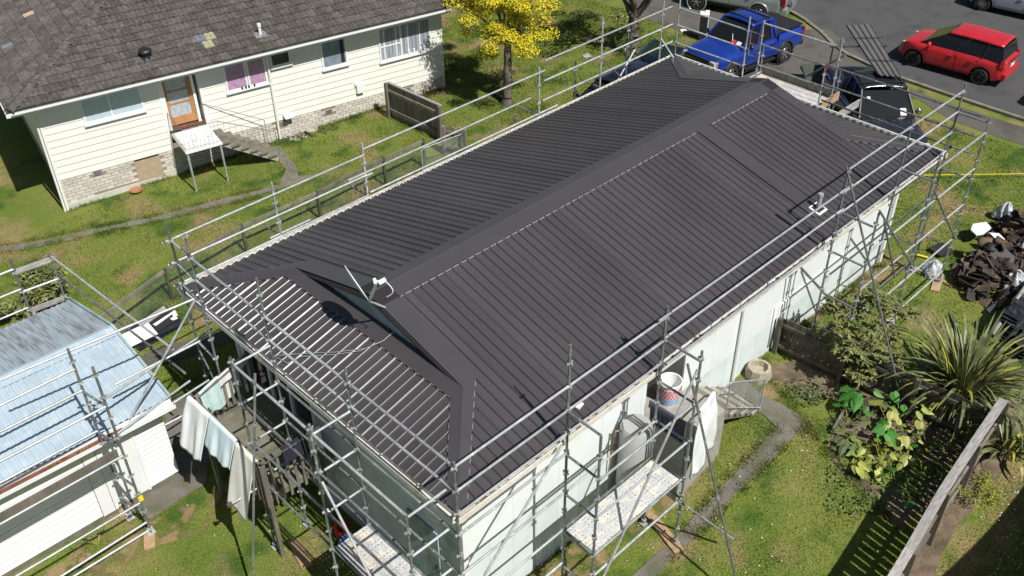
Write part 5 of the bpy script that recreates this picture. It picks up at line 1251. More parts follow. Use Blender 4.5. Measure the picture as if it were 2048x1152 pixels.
e = V((math.cos(hd), math.sin(hd), 0)); far = V((-e.y, e.x, 0));
if far.x < 0: far = -far
red.location = V((cx, cy, .004))+far*.84
def sub(root, name, b, m, **k): return b.build(name, M[m], root, **k)
b = MB(); b.box((-1.935, 0, .90), (.02, .9, .02)); sub(red, 'tailgate_line', b, 'ink'); b = MB(); b.tube((.0-1.2, .1, 1.5), (-1.26, .1, 1.60), .012, 6); sub(red, 'aerial', b, 'ink'); b = MB(); b.box((-1.945, 0, .84), (.02, .12, .08)); sub(red, 'badge', b, 'chrome')
b = MB(); b.box((-1.93, 0, .42), (.12, 1.35, .22)); sub(red, 'rear_bumper', b, 'redpaint')
b = MB(); b.beam((.92, .5, 1.02), (.72, -.05, 1.12), .02, .015); b.beam((.90, 0, 1.03), (.66, -.5, 1.15), .02, .015); sub(red, 'wiper', b, 'ink')
# ---- blue double-cab pickup on the drive, nose towards the bottom left
cfgu = dict(x=(-2.72, 2.62), hwm=.95, wheels=(1.66, -1.56), wr=.385, arch=.47, ww=.26, flare=1, spokes=6,
            hw=[(-2.72, .86), (-2.6, .93), (-1, .95), (1.6, .96), (2.3, .93), (2.62, .78)],
            top=[(-2.72, 1.12), (-2.6, 1.16), (-.95, 1.16), (1.0, 1.17), (1.6, 1.15), (2.3, 1.08), (2.55, .96), (2.62, .6)], sill=[(-2.72, .55), (-2.3, .42), (2.2, .42), (2.62, .45)], belt=1.0,
            cabin=dict(x=(1.12, .42, -.80, -.98), z=(1.14, 1.80), w=(.86, .70)), pillars=[(.44, .08), (.86, .14)], doors=[(.95, -.02), (-.02, -.85)], dz=.52, mx=.82, mirror='blackpaint', rearp=.16,
            head=(-.12, .72, .90, (.22, .26, .18), .12), tail=(.05, .845, .96, (.10, .12, .34), 0), grille=(.0, .86, (.06, 1.16, .34)), handle='blackpaint')
A = atz(1451, 146, .385); B = atz(1577, 111, .385); e = (B-A); hd = math.atan2(A.y-B.y, A.x-B.x); k = e.length/3.22
ute = car('pickup', 'metallic blue double cab pickup with black tray cover, parked on the drive behind the scaffold', 'pickup', cfgu, (0, 0, .02), hd, 'bluepaint')
ute.scale = (.91, .95, 1.0); hd = math.radians(174); ute.rotation_euler = (0, 0, hd)
e = V((math.cos(hd), math.sin(hd), 0)); near = V((-e.y, e.x, 0)); near = near if near.dot(V((-1, -1, 0))) > 0 else -near
ute.location = V((23.2, 10.5, .02))
b = MB(); b.box((-1.82, 0, 1.215), (1.66, 1.60, .05)); tc = sub(ute, 'tray_cover', b, 'blackpl')
for i in range(9): b = MB(); b.box((-1.1-.18*i, 0, 1.246), (.15, 1.54, .014)); sub(tc, 'cover_slat', b, 'ink')
b = MB(); 
for y in (.62, -.62): b.beam((.25, y, 1.87), (-.75, y, 1.87), .04, .04)
rk = sub(ute, 'roof_rack', b, 'blackpl'); 
for x in (.15, -.55): b = MB(); b.beam((x, .68, 1.90), (x, -.68, 1.90), .07, .03); sub(rk, 'rack_bar', b, 'blackpl')
b = MB(); b.box((2.60, 0, .52), (.16, 1.6, .24)); sub(ute, 'front_bumper', b, 'blackpl'); b = MB(); b.box((-2.72, 0, .5), (.18, 1.7, .16)); sub(ute, 'rear_bumper', b, 'blackpl')
for s in (1, -1): b = MB(); b.beam((.95, s*.97, .40), (-.85, s*.97, .40), .14, .05); sub(ute, 'side_step', b, 'blackpl')
for s in (1, -1):
    b = MB()
    for (p, q) in (((2.52, s*.62, 1.05), (2.52, s*.90, 1.05)), ((2.52, s*.90, 1.05), (2.50, s*.90, .82)), ((2.50, s*.90, .82), (2.55, s*.60, .82))): b.beam(p, q, .03, .03)
    sub(ute, 'daytime_lamp', b, 'chrome')
b = MB(); b.beam((.98, .30, 1.22), (.75, .1, 1.38), .16, .012, up=(0, 1, 0)); sub(ute, 'windscreen_paper', b, 'paper')
for (y0, y1, m) in ((.50, .70, 'paper'), (.26, .44, 'redpaper')):
    b = MB(); x0, z0 = 1.075, 1.19; b.prism([V((x0, y0, z0)), V((x0, y1, z0)), V((x0-.13, y1, z0+.125)), V((x0-.13, y0, z0+.125))], (.006, 0, .006)); sub(ute, 'windscreen_card', b, m)
for y in (-.35, .35): b = MB(); b.beam((2.35, y, 1.105), (1.15, y*1.15, 1.20), .05, .02); sub(ute, 'bonnet_crease', b, 'bluepaint')
b = MB(); b.beam((2.5, .62, 1.05), (2.0, .9, 1.10), .01, .01); sub(ute, 'bonnet_line', b, 'ink')
b = MB(); b.box((-1.0, 0, .98), (.015, 1.905, .5)); sub(ute, 'cab_gap', b, 'ink')
# ---- black pickup with roofing sheets on the racks, facing the house
A = atz(1700, 250, 1.0)
blk = None
cfgb = dict(cfgu); cfgb['flare'] = 2; cfgb['mirror'] = 'chrome'; cfgb['handle'] = 'chrome'
F0 = atz(1740, 285, .75)                          # front face centre
hdb = math.radians(226)
blk = car('pickup', 'black pickup facing the house with grey roofing sheets tied over its roof racks', 'pickup', cfgb, (0, 0, .01), hdb, 'blackpaint')
e = V((math.cos(hdb), math.sin(hdb), 0)); blk.location = V((19.9, 2.55, .01))-e*2.6
b = MB(); b.box((2.60, 0, .50), (.16, 1.6, .22)); sub(blk, 'front_bumper', b, 'blackpaint'); b = MB(); b.box((2.64, 0, .70), (.05, .9, .04)); sub(blk, 'chrome_strip', b, 'chrome')
b = MB(); b.prism([V((1.06, .42, 1.20)), V((1.06, .60, 1.20)), V((.90, .60, 1.36)), V((.90, .42, 1.36))], (.01, 0, .008)); sub(blk, 'windscreen_card', b, 'paper')
b = MB(); b.prism([V((.70, -.58, 1.55)), V((.70, -.48, 1.55)), V((.62, -.48, 1.63)), V((.62, -.58, 1.63))], (.01, 0, .008)); sub(blk, 'windscreen_card', b, 'paper')
b = MB(); b.beam((.25, .62, 1.88), (-.75, .62, 1.88), .04, .04); b.beam((.25, -.62, 1.88), (-.75, -.62, 1.88), .04, .04); rk = sub(blk, 'roof_rack', b, 'blackpl')
for x in (.2, -.5): b = MB(); b.beam((x, .7, 1.92), (x, -.7, 1.92), .06, .03); sub(rk, 'rack_bar', b, 'blackpl')
b = MB(); b.box((-1.8, 0, 1.0), (1.5, 1.5, .3)); sub(blk, 'tray_floor', b, 'ink')
b = MB()
for y in (.85, -.85): b.tube((-2.45, y, 1.1), (-2.45, y, 1.98), .025, 8)
b.tube((-2.45, -.95, 1.96), (-2.45, .95, 1.96), .028, 8); sub(blk, 'tray_rack', b, 'blackpl')
# roofing sheets, carried on the racks (their own thing)
rt = thing('roofing_sheets', 'bundle of long grey ribbed roofing sheets tied on the black pickup', 'roofing sheets')
c1, c2, c3, c4 = (1766, 157), (1688, 48), (1738, 50), (1806, 160)
zz = 1.99
p1, p2 = atz(1757, 152, zz), atz(1802, 155, zz); q1, q2 = atz(1692, 52, zz+.05), atz(1740, 50, zz+.05)
for s in range(3):
    b = MB(); prf = rib_profile(0, (p2-p1).length, pitch=(p2-p1).length/4.01, top=.03, slope=.03, h=.04, phase=.02); Wd = (p2-p1).length
    for (u0, h0), (u1, h1) in zip(prf, prf[1:]):
        b.quad(p1.lerp(p2, u0/Wd)+V((0, 0, h0+.012*s)), p1.lerp(p2, u1/Wd)+V((0, 0, h1+.012*s)), q1.lerp(q2, u1/Wd)+V((0, 0, h1+.012*s)), q1.lerp(q2, u0/Wd)+V((0, 0, h0+.012*s)))
    o = b.build('roofing_sheet', M['greysheet'] if 'greysheet' in M else mat('grey_roofing_sheet', (.145, .14, .135), .5, .1, (.12, .115, .11), 3), rt)
for t in (.26, .70): a = p1.lerp(q1, t); c = p2.lerp(q2, t); d = (a-c).normalized(); b = MB(); b.beam(a+d*.15+V((0, 0, .07)), c-d*.15+V((0, 0, .07)), .035, .012); b.build('strap', M['ink'], rt)
# ---- navy car mostly hidden behind the roof
cfgn = dict(cfg); cfgn.update(mirror='navypaint', darkrim=False)
hdn = math.radians(183); nv = car('hatchback', 'dark navy car with roof bars half hidden behind the far eave, its boot open', 'car', cfgn, (16.5, 10.75, .0), hdn, 'navypaint')
nv.scale = (1.12, 1.08, 1.02)
for y in (.5, -.5): b = MB(); b.beam((.2, y, 1.56), (-1.4, y, 1.54), .03, .03); sub(nv, 'roof_bar', b, 'alloy')
b = MB(); b.grid(lambda u, v: V((-1.75-.75*v+.1*math.sin(u*3.14), (u-.5)*1.35*(1-.15*v), 1.52+.38*v)), 8, 4); hg = sub(nv, 'tailgate', b, 'navypaint', smooth=True); md = hg.modifiers.new('t', 'SOLIDIFY'); md.thickness = .05
b = MB(); b.grid(lambda u, v: V((-1.87-.5*v, (u-.5)*1.0*(1-.1*v), 1.63+.255*v)), 4, 3); sub(hg, 'tailgate_glass', b, 'darkgreen')
# ---- silver people carrier cut by the top of the photograph
cfgs = dict(cfgu); cfgs.update(x=(-2.35, 2.2), wheels=(1.45, -1.30), wr=.36, arch=.44, flare=2, hw=[(-2.35, .74), (-2.1, .9), (0, .93), (1.6, .9), (2.2, .7)], top=[(-2.35, .9), (-2.2, 1.08), (1, 1.08), (1.7, 1.0), (2.2, .7)],
            cabin=dict(x=(1.3, .6, -2.0, -2.25), z=(1.05, 1.75), w=(.84, .70)), pillars=[(.3, .07), (.6, .07), (.85, .12)], doors=[(1.0, .0), (.0, -1.0)], rplate=(-.01, .8), mx=None, mirror='silverpaint', handle='silverpaint',
            head=(-.2, .65, .8, (.3, .3, .18), .3), tail=(.04, .84, 1.0, (.12, .14, .5), 0), grille=(0, .7, (.05, .9, .2)))
A = atz(1400, 2, .36); B = atz(1509, 22, .36); hd = math.atan2(A.y-B.y, A.x-B.x); sv = car('people_carrier', 'silver green people carrier cut off at the top edge, spare wheel on its back door', 'car', cfgs, (0, 0, 0), hd, 'silverpaint')
e = V((math.cos(hd), math.sin(hd), 0)); near = V((-e.y, e.x, 0)); near = near if near.x < 0 else -near; sv.scale = (.95, .95, .95)
sv.location = V(((A.x+B.x)/2, (A.y+B.y)/2, 0))-near*.8-e*.1
b = MB(); b.lathe((-2.42, .1, .95), [(0, -.14), (.32, -.12), (.36, 0), (.34, .08), (0, .08)], 24, axis=(1, 0, 0)); sub(sv, 'spare_wheel', b, 'lilacpaint', smooth=True, angle=40)
b = MB(); b.box((-2.3, 0, .48), (.25, 1.6, .26)); sub(sv, 'rear_bumper', b, 'silverpaint')
# ---- pale car at the top right corner
cfgr = dict(cfg); cfgr.update(darkrim=False, mirror='lilacpaint', spokes=9)
A = atz(1959, 6, .3); hdr = math.radians(97); rc = car('parked_car', 'pale silver car cut off at the top right corner across the street', 'car', cfgr, (0, 0, 0), hdr, 'lilacpaint')
e = V((math.cos(hdr), math.sin(hdr), 0)); rc.scale = (1.1, 1.05, 1.0); rc.location = V((A.x, A.y, 0))-e*1.34+V((.85, 0, 0))
# ---- black car just entering at the right edge
A = atz(2062, 180, .55); cfgk = dict(cfg); bk2 = car('parked_car', 'black car of which only the front corner shows at the right edge of the street', 'car', cfgk, (0, 0, 0), math.radians(92), 'blackpaint')
bk2.location = V((A.x+.62, A.y-2.0, 0))

# ================================================================== FENCES
def paling(name, label, a, c, h, w_=.14, gap=.02, m='darkfence', rails=(.25, .8), rail_side=1, post=1.8, top=None, cap=None, thick=.02):
    f = thing(name, label, 'fence')
    if c is None:
        for p, q in zip(a, a[1:]): paling_run(f, p, q, h, w_, gap, m, rails, rail_side, post, cap, thick)
    else: paling_run(f, a, c, h, w_, gap, m, rails, rail_side, post, cap, thick)
    return f
def paling_run(f, a, c, h, w_, gap, m, rails, rail_side, post, cap, thick):
    a, c = V((*a, 0)), V((*c, 0)); L = (c-a).length; d = (c-a)/L; r = V((-d.y, d.x, 0))*rail_side; rz = math.atan2(d.y, d.x); s = 0
    while s < L-w_*.6:
        p = a+d*(s+w_/2); g = gz(p.x, p.y); hh = h+random.uniform(-.02, .02); b = MB(); b.box((0, 0, hh/2), (w_, thick, hh)); o = b.build('paling', M[m], f, loc=V((p.x, p.y, g))+r*random.uniform(-.002, .002), rz=rz+random.uniform(-.01, .01)); s += w_+gap
    for q in rails:
        b = MB(); A, B = a+r*.05, c+r*.05; A.z = gz(a.x, a.y)+h*q; B.z = gz(c.x, c.y)+h*q; b.beam(A, B, .045, .085); b.build('rail', M[m], f)
    n = max(1, int(L/post+.5))
    for i in range(n+1):
        p = a.lerp(c, i/n)+r*.09; g = gz(p.x, p.y); b = MB(); b.box((0, 0, (h+.03)/2), (.1, .1, h+.03)); b.build('post', M[m], f, loc=V((p.x, p.y, g)), rz=rz)
    if cap:
        A, B = V(a), V(c); A.z = gz(a.x, a.y)+h+.02; B.z = gz(c.x, c.y)+h+.02; b = MB(); b.beam(A, B, cap, .04); b.build('capping', M['palegrey' if m != 'darkfence' else 'timber'], f)
    return f
paling('wooden_fence', 'short weathered paling fence running out from the cream house wall', tuple(G(782, 234))[:2], tuple(G(886, 283))[:2], 1.25, m='timber', cap=.09, rail_side=-1)
paling('wooden_fence', 'broken stub of paling fence with pale posts beside the wire gate', tuple(G(892, 305))[:2], tuple(G(934, 312))[:2], .95, w_=.12, gap=.10, m='timber', rail_side=-1, post=.6)
paling('wooden_fence', 'dark mossy paling fence from the house wall past the shrub to the grey capped fence', (10.42, .50), (10.85, -4.35), 1.0, m='darkfence', rails=(.2, .82), rail_side=-1)
paling('wooden_fence', 'long slatted fence with broad silver grey capping at the lower right corner', [(10.75, -4.38), (9.2, -4.50), (7.8, -4.60), (6.4, -4.74), (5.0, -4.86), (3.0, -4.9)], None, 1.42, w_=.13, gap=.035, m='timber', rails=(.2, .58), cap=.17, rail_side=1, thick=.02)
# wire mesh fence with wooden top rail
wf = thing('wire_fence', 'low wire netting fence with old wooden top rail between the two gardens', 'fence')
wp = [tuple(G(205, 705))[:2], tuple(G(345, 598))[:2], tuple(G(495, 508))[:2], tuple(G(642, 440))[:2], tuple(G(772, 372))[:2], tuple(G(850, 335))[:2]]
for i, (x, y) in enumerate(wp): b = MB(); g = gz(x, y); b.box((0, 0, .5), (.075, .075, 1.0)); b.build('post', M['darkfence'], wf, loc=V((x, y, g)))
for a, c in zip(wp, wp[1:]):
    A = V((*a, gz(*a)+.93)); B = V((*c, gz(*c)+.93)); b = MB(); b.beam(A, B, .05, .09); b.build('rail', M['timber'], wf)
    b = MB(); L = (B-A).length; n = int(L/.075); d = (B-A)/n
    for i in range(n):
        for (p, q) in ((i, 1), (i, -1)):
            pass
    k = 11; st = .08
    for i in range(-k, int(L/st)+1):
        for sgn in (1, -1):
            x0 = i*st if sgn > 0 else (i+k)*st; pts = []
            z0, z1 = 0, .88; xa, xb = x0, x0+sgn*.88
            # clip to the panel
            def cl(x): return min(max(x, 0), L)
            ta = (cl(xa)-xa)/(xb-xa); tb = (cl(xb)-xa)/(xb-xa)
            if abs(tb-ta) < .02: continue
            P0 = A.lerp(B, cl(xa)/L)+V((0, 0, -.9+.88*ta)); P1 = A.lerp(B, cl(xb)/L)+V((0, 0, -.9+.88*tb)); b.tube(P0, P1, .0022, 3, cap=False)
    b.build('wire_netting', M['galvdark'], wf)['kind'] = 'stuff'
gt = thing('wire_gate', 'small silver tube gate filled with wire netting beside the broken fence', 'gate')
ga0, ga1 = G(846, 345), G(933, 312); H1 = .82
b = MB(); A, B = V(ga0), V(ga1); d = (B-A).normalized()
fr = [A+V((0, 0, .08)), A+V((0, 0, H1-.08))]+[A+d*.08+V((0, 0, H1))]+[B-d*.08+V((0, 0, H1)), B+V((0, 0, H1-.08)), B+V((0, 0, .08)), A+V((0, 0, .08))]; b.path(fr, .014, 8); b.build('gate_frame', M['galv'], gt, smooth=True, angle=50)
b = MB(); L = (B-A).length
for i in range(int((L+.8)/.07)):
    for sgn in (1, -1):
        xa = i*.07-(.74 if sgn > 0 else 0); xb = xa+sgn*.74; 
        def cl(x): return min(max(x, 0), L)
        ta = (cl(xa)-xa)/(xb-xa); tb = (cl(xb)-xa)/(xb-xa)
        if abs(tb-ta) < .02: continue
        b.tube(A+d*cl(xa)+V((0, 0, .08+.72*ta)), A+d*cl(xb)+V((0, 0, .08+.72*tb)), .0022, 3, cap=False)
b.build('wire_netting', M['galv'], gt)['kind'] = 'stuff'

# ================================================================== TREES AND PLANTS
def leaf(b, p, n, size, asp=.45, bend=.2):
    n = V(n).normalized(); t = n.cross(V((random.gauss(0, 1), random.gauss(0, 1), random.gauss(0, 1)))).normalized(); s = n.cross(t)
    a = p-t*size; c = p+t*size; l = p+s*size*asp-n*size*bend*.3; r = p-s*size*asp-n*size*bend*.3
    b.add([a, l, c-n*size*bend, r], [(0, 1, 2, 3)])
def limb(b, a, c, r0, r1, segs=5, wob=.06):
    pts = [V(a).lerp(V(c), i/segs)+V((random.gauss(0, wob), random.gauss(0, wob), 0))*(0 if i in (0, segs) else 1) for i in range(segs+1)]
    for i in range(segs): b.tube(pts[i], pts[i+1], r0+(r1-r0)*i/segs, 8, r0+(r1-r0)*(i+1)/segs, cap=(i == segs-1))
    return pts
def blobs(b, clumps, n, size, **k):
    for c, rx, rz, w in clumps:
        for _ in range(int(n*w)):
            v = V((random.gauss(0, 1), random.gauss(0, 1), random.gauss(0, 1))).normalized(); rr = random.random()**.45
            p = V(c)+V((v.x*rx, v.y*rx, v.z*rz))*rr; nn = (v*.4+V((0, 0, .8))+V((random.gauss(0, .45), random.gauss(0, .45), random.gauss(0, .3)))); leaf(b, p, nn, size*random.uniform(.6, 1.25), **k)
random.seed(21)
tr = thing('tree', 'small tree with golden yellow leaves on a rough brown trunk in the front lawn', 'tree')
tb = V((15.05, 14.37, gz(15.05, 14.37)-.05)); b = MB(); limb(b, tb, tb+V((.05, .0, 2.4)), .16, .115, 8, .02); b.lathe(tb, [(.25, 0), (.17, .25)], 10); fork = tb+V((.05, 0, 2.35))
tips = []
for i in range(9):
    a = 2*math.pi*i/9+random.random()*.5; L = random.uniform(.8, 1.35); t = fork+V((math.cos(a)*L, math.sin(a)*L, random.uniform(.3, 1.9))); limb(b, fork, t, .07, .018, 4, .05); tips.append(t)
    for k in range(2): t2 = t+V((random.gauss(0, .35), random.gauss(0, .35), random.uniform(.0, .4))); limb(b, t, t2, .02, .008, 2, .02); tips.append(t2)
b.build('trunk', M['bark'], tr, smooth=True)
b = MB(); cl = [(t+V((0, 0, .05)), random.uniform(.28, .5), random.uniform(.2, .35), 1) for t in tips]
for i in range(80):
    a = random.random()*6.28; r = random.uniform(.3, 1.6); z = random.uniform(-.45, 3.9)
    if r > 1.25 and z < -.1: continue
    cl.append((fork+V((math.cos(a)*r-.1, math.sin(a)*r, z)), random.uniform(.26, .48), random.uniform(.16, .3), 1))
blobs(b, cl, 330, .045, asp=.45)
b.build('crown', M['leafyellow'], tr)
# second tree, only its lower trunk in view, crown far above the frame
t2 = thing('tree', 'rough pale grey trunk forking at the top edge, suckers round its foot', 'tree')
tb = V((21.3, 14.0, -.05)); b = MB(); limb(b, tb, tb+V((-.05, 0, 1.5)), .24, .19, 8, .02); b.lathe(tb, [(.36, 0), (.25, .3)], 10); f0 = tb+V((-.05, 0, 1.45)); tips = []
for (dx, dy, dz) in ((-.75, .3, 1.3), (.95, -.5, 1.2), (.3, .8, 1.9), (-.9, -.6, 2.2), (.5, -1.2, 2.4)): t = f0+V((dx, dy, dz)); limb(b, f0, t, .13, .05, 5, .04); tips.append(t); [limb(b, t, t+V((random.gauss(0, .7), random.gauss(0, .7), random.uniform(.4, 1.2))), .05, .015, 3, .04) for _ in range(3)]
b.build('trunk', M['bark'], t2, smooth=True)
b = MB(); cl = [(t+V((random.gauss(0, .7), random.gauss(0, .7), random.uniform(.6, 1.6))), .6, .4, 1) for t in tips for _ in range(6)]+[(f0+V((-.55, .3, .15)), .4, .35, .7)]; blobs(b, cl, 240, .06); b.build('crown', M['leafgreen'], t2)
b = MB()
for _ in range(60): a = random.random()*6.28; r = random.uniform(.25, .55); p = tb+V((math.cos(a)*r, math.sin(a)*r, .05)); b.tube(p, p+V((math.cos(a)*.3, math.sin(a)*.3, random.uniform(.3, .75))), .006, 4)
cl = [(tb+V((math.cos(a)*.45, math.sin(a)*.45, .35)), .25, .2, .5) for a in range(7)]; blobs(b, cl, 130, .04); b.build('suckers', M['leafdark'], t2)['kind'] = 'stuff'
# a tall tree off the upper left of the street front whose branches shade the lawn and the end of the cream house

# leafy shrub in the sunny side garden
def shrub(name, label, base, clumps, n, size, m, stems=6, trunk=.03, asp=.4, cat='shrub'):
    s = thing(name, label, cat); base = V(base); b = MB()
    for c, *_ in clumps[:stems]: limb(b, base+V((random.gauss(0, .04), random.gauss(0, .04), 0)), c, trunk, .008, 4, .03)
    b.build('stem', M['bark'], s); b = MB(); blobs(b, clumps, n, size, asp=asp); b.build('foliage', M[m], s); return s
random.seed(31)
base = V((11.25, -1.35, 0)); cl = []
for (x, y, z, r) in ((1700, 600, 1.7, .35), (1745, 590, 1.9, .3), (1790, 620, 1.7, .32), (1820, 625, 1.6, .2), (1690, 650, 1.5, .35), (1735, 650, 1.5, .4), (1780, 665, 1.2, .32), (1700, 700, 1.1, .35), (1745, 710, 1.0, .4), (1790, 720, .8, .3), (1720, 745, .6, .3), (1765, 600, 2.1, .2), (1660, 610, 1.7, .2)): cl.append((atz(x, y, z), r, r*.75, 1))
def rosettes(b, cl, n, size):
    for c, rx, rz, w in cl:
        for _ in range(int(n*w)):
            v = V((random.gauss(0, 1), random.gauss(0, 1), random.gauss(0, .8))).normalized(); p = V(c)+V((v.x*rx, v.y*rx, v.z*rz))*random.random()**.5; k = random.randint(5, 8); a0 = random.random()*6
            for i in range(k):
                a = a0+6.28*i/k; dr_ = V((math.cos(a), math.sin(a), random.uniform(-.55, .35))); L = size*random.uniform(.7, 1.3); s_ = V((-math.sin(a), math.cos(a), 0))*L*.24
                b.add([p, p+dr_*L*.5+s_+V((0, 0, .01)), p+dr_*L, p+dr_*L*.5-s_+V((0, 0, .01))], [(0, 1, 2, 3)])
lo = thing('shrub', 'open leafy shrub with drooping dull green leaves over the dark fence', 'shrub')
b = MB()
for c, r, _, _ in cl: limb(b, base, c, .028, .008, 5, .05)
b.build('stem', M['bark'], lo); b = MB(); rosettes(b, cl, 26, .13); b.build('foliage', M['leafgreen'], lo)
b = MB(); blobs(b, [(V((11.6, -1.0, .15)), .5, .12, 1), (V((10.0, -1.6, .12)), .45, .12, 1), (V((9.6, -.8, .08)), .5, .08, 1)], 260, .05); tag(b.build('weeds', M['leafdark']), 'low ragged green weeds at the foot of the dark fence', 'weeds')
# variegated flax
random.seed(41)
def flaxplant(c, n, L0, L1, label, wd=.042):
    f = thing('flax', label, 'flax plant'); c = V(c)
    for m, frac in (('flax', .82), ('flaxyellow', .18)):
        b = MB()
        for _ in range(int(n*frac)):
            a = random.random()*6.28; L = random.uniform(L0, L1); lean = random.uniform(.15, 1.0); d = V((math.cos(a), math.sin(a), 0)); s = V((-math.sin(a), math.cos(a), 0)); p0 = c+d*random.uniform(0, .3)
            N_ = 7; prev = None; ws = random.uniform(.6, 1.1)*wd; el = math.pi/2-lean*.6; P_ = V(p0); pts = [P_.copy()]
            for i in range(N_): P_ = P_+(d*math.cos(el)+V((0, 0, 1))*math.sin(el))*L/N_; el -= lean*.32*(i/N_+.3)*random.uniform(1.2, 2.3); pts.append(P_.copy())
            for i in range(N_):
                w0 = ws*math.sin(math.pi*min(1, (i/N_*.85+.12))); w1 = ws*math.sin(math.pi*min(1, ((i+1)/N_*.85+.12)))*(0.15 if i == N_-1 else 1); b.quad(pts[i]-s*w0, pts[i]+s*w0, pts[i+1]+s*w1, pts[i+1]-s*w1)
        b.build('leaves', M[m], f)
    return f
flaxplant((11.75, -3.35, 0), 260, 1.1, 2.5, 'large clump of long striped green and yellow flax blades by the fence corner'); 
flaxplant((11.0, -4.75, 0), 60, .9, 1.6, 'smaller flax clump with drooping yellow blades beyond the capped fence')
# taro bed, leaves on stalks
random.seed(51)
def taro(label, p, n, sz, m, hgt=.35):
    f = thing('taro_plant', label, 'taro plant', group='taro plants in the garden bed'); b = MB(); st = MB(); p = V(p)
    for _ in range(n):
        a = random.random()*6.28; r = random.uniform(.08, .38); q = p+V((math.cos(a)*r, math.sin(a)*r, hgt*random.uniform(.6, 1.3))); st.tube(p, q, .009, 5); s = sz*random.uniform(.7, 1.25); out = V((math.cos(a), math.sin(a), -.45)).normalized(); sd_ = V((-math.sin(a), math.cos(a), random.uniform(-.3, .3)))
        sh = [(-.45, .0), (-.62, .22), (-.45, .46), (0, .52), (.5, .36), (.9, .12), (1.15, 0), (.9, -.12), (.5, -.36), (0, -.52), (-.45, -.46), (-.62, -.22)]
        b.add([q+V((0, 0, .0))]+[q+out*s*x+sd_*s*y+V((0, 0, -abs(y)*s*.25)) for x, y in sh], [(0, 1+i, 1+(i+1) % len(sh)) for i in range(len(sh))])
    st.build('stalks', M['leafgold'], f); b.build('leaves', M[m], f); return f
for i, (x, y, n, s, m, h, lab) in enumerate(((1712, 812, 7, .20, 'leafbright', .5, 'tallest bright green taro leaves against the dark fence'), (1695, 845, 4, .17, 'leafbright', .35, 'small bright taro at the left edge of the bed by the timber edging'), (1765, 800, 6, .17, 'leafbright', .4, 'bright green taro behind the yellowing ones, near the shrub foot'),
        (1775, 845, 6, .18, 'leaftaro', .35, 'yellowing taro in the middle of the bed'), (1758, 885, 6, .2, 'leafbright', .4, 'large mid green taro at the sunny edge of the shadow'), (1825, 850, 7, .16, 'leaftaro', .45, 'yellow leafy clump under the leaning pole'), (1800, 890, 6, .15, 'leaftaro', .3, 'pale yellow taro leaves at the centre of the bed'), (1725, 910, 5, .15, 'leaftaro', .2, 'flopped taro leaves on the bare soil'), (1700, 935, 5, .15, 'leafgold', .2, 'low dry taro at the lawn edge of the bed'),
        (1745, 945, 4, .13, 'leaftaro', .15, 'few fallen pale leaves at the lawn edge'), (1855, 905, 5, .14, 'leafbright', .3, 'dim green taro in the fence shadow'), (1790, 960, 4, .14, 'leafbright', .2, 'small taro in the striped fence shadow'), (1830, 1010, 4, .13, 'leafbright', .2, 'lowest taro in the striped fence shadow'))): taro(lab, G(x, y), n, s, m, h)
for i, (x, y, m, h, lab) in enumerate(((1735, 828, 'leafdark', .3, 'dark leafy clump between the two tallest bright taro plants'), (1760, 920, 'leafgold', .3, 'yellow green clump in front of the large sunny taro'), (1795, 840, 'leafbright', .35, 'bright green clump directly below the foot of the leaning pole'), (1840, 940, 'leafdark', .25, 'dark clump in the middle of the fence shadow'), (1870, 960, 'leafdark', .25, 'dark clump close under the capped fence'), (1810, 925, 'leaftaro', .25, 'yellow clump just inside the edge of the fence shadow'), (1690, 890, 'leafdark', .2, 'low dark clump beside the thin stick'))): taro(lab, G(x, y), 9, .13, m, h)
taro('three round dark green leaves growing by the garage door', G(196, 1090), 5, .12, 'leafbright', .22)
b = MB(); 
for _ in range(1500):
    q = random.random(); p = G(random.uniform(1655, 1900), random.uniform(800, 1030), .02); leaf(b, p+V((0, 0, random.uniform(0, .12))), (random.gauss(0, .5), random.gauss(0, .5), 1), random.uniform(.02, .06))
stuff(b.build('bed_litter', M['leafdark']))
for (x, y, r, h, n, lab) in ((1935, 885, .38, .22, 900, 'round yellow green shrub just beyond the capped fence, nearest the flax'), (1945, 985, .42, .26, 1200, 'larger yellow green shrub beyond the middle of the capped fence'), (1905, 905, .25, .12, 250, 'sparse yellow seedling between the two round shrubs')):
    p = G(x, y); shrub('shrub', lab, p, [(p+V((random.gauss(0, r*.45), random.gauss(0, r*.45), h*random.uniform(.5, 1.3))), r*.55, h*.6, .16) for _ in range(6)], n, .028, 'leafgold', 4, .012)
p = G(88, 640); shrub('shrub', 'grey green bush behind the back corner of the garage', p, [(p+V((random.gauss(0, .35), random.gauss(0, .3), random.uniform(.3, 1.2))), .34, .25, .12) for _ in range(12)], 1600, .085, 'leafgreen', 8, .02)
p = P(6.9, .3, 0); random.seed(61)
b = MB(); blobs(b, [(G(565+i*22, 290-i*6)+V((0, .2, .05)), .22, .06, 1) for i in range(6)], 90, .04); tag(b.build('weeds', M['leafdark']), 'strip of weeds along the foot of the cream house', 'weeds')
# timber edging of the bed
for (a, c, lab) in (((1664, 868), (1722, 768), 'old plank edging the taro bed on its lawn side'), ((1672, 872), (1736, 886), 'thin stick lying across the taro bed')):
    A, B = G(*a), G(*c); b = MB(); b.beam(A+V((0, 0, .09)), B+V((0, 0, .09)), .05 if 'plank' in lab else .03, .18 if 'plank' in lab else .03); tag(b.build('edging_board', M['timber']), lab, 'board')

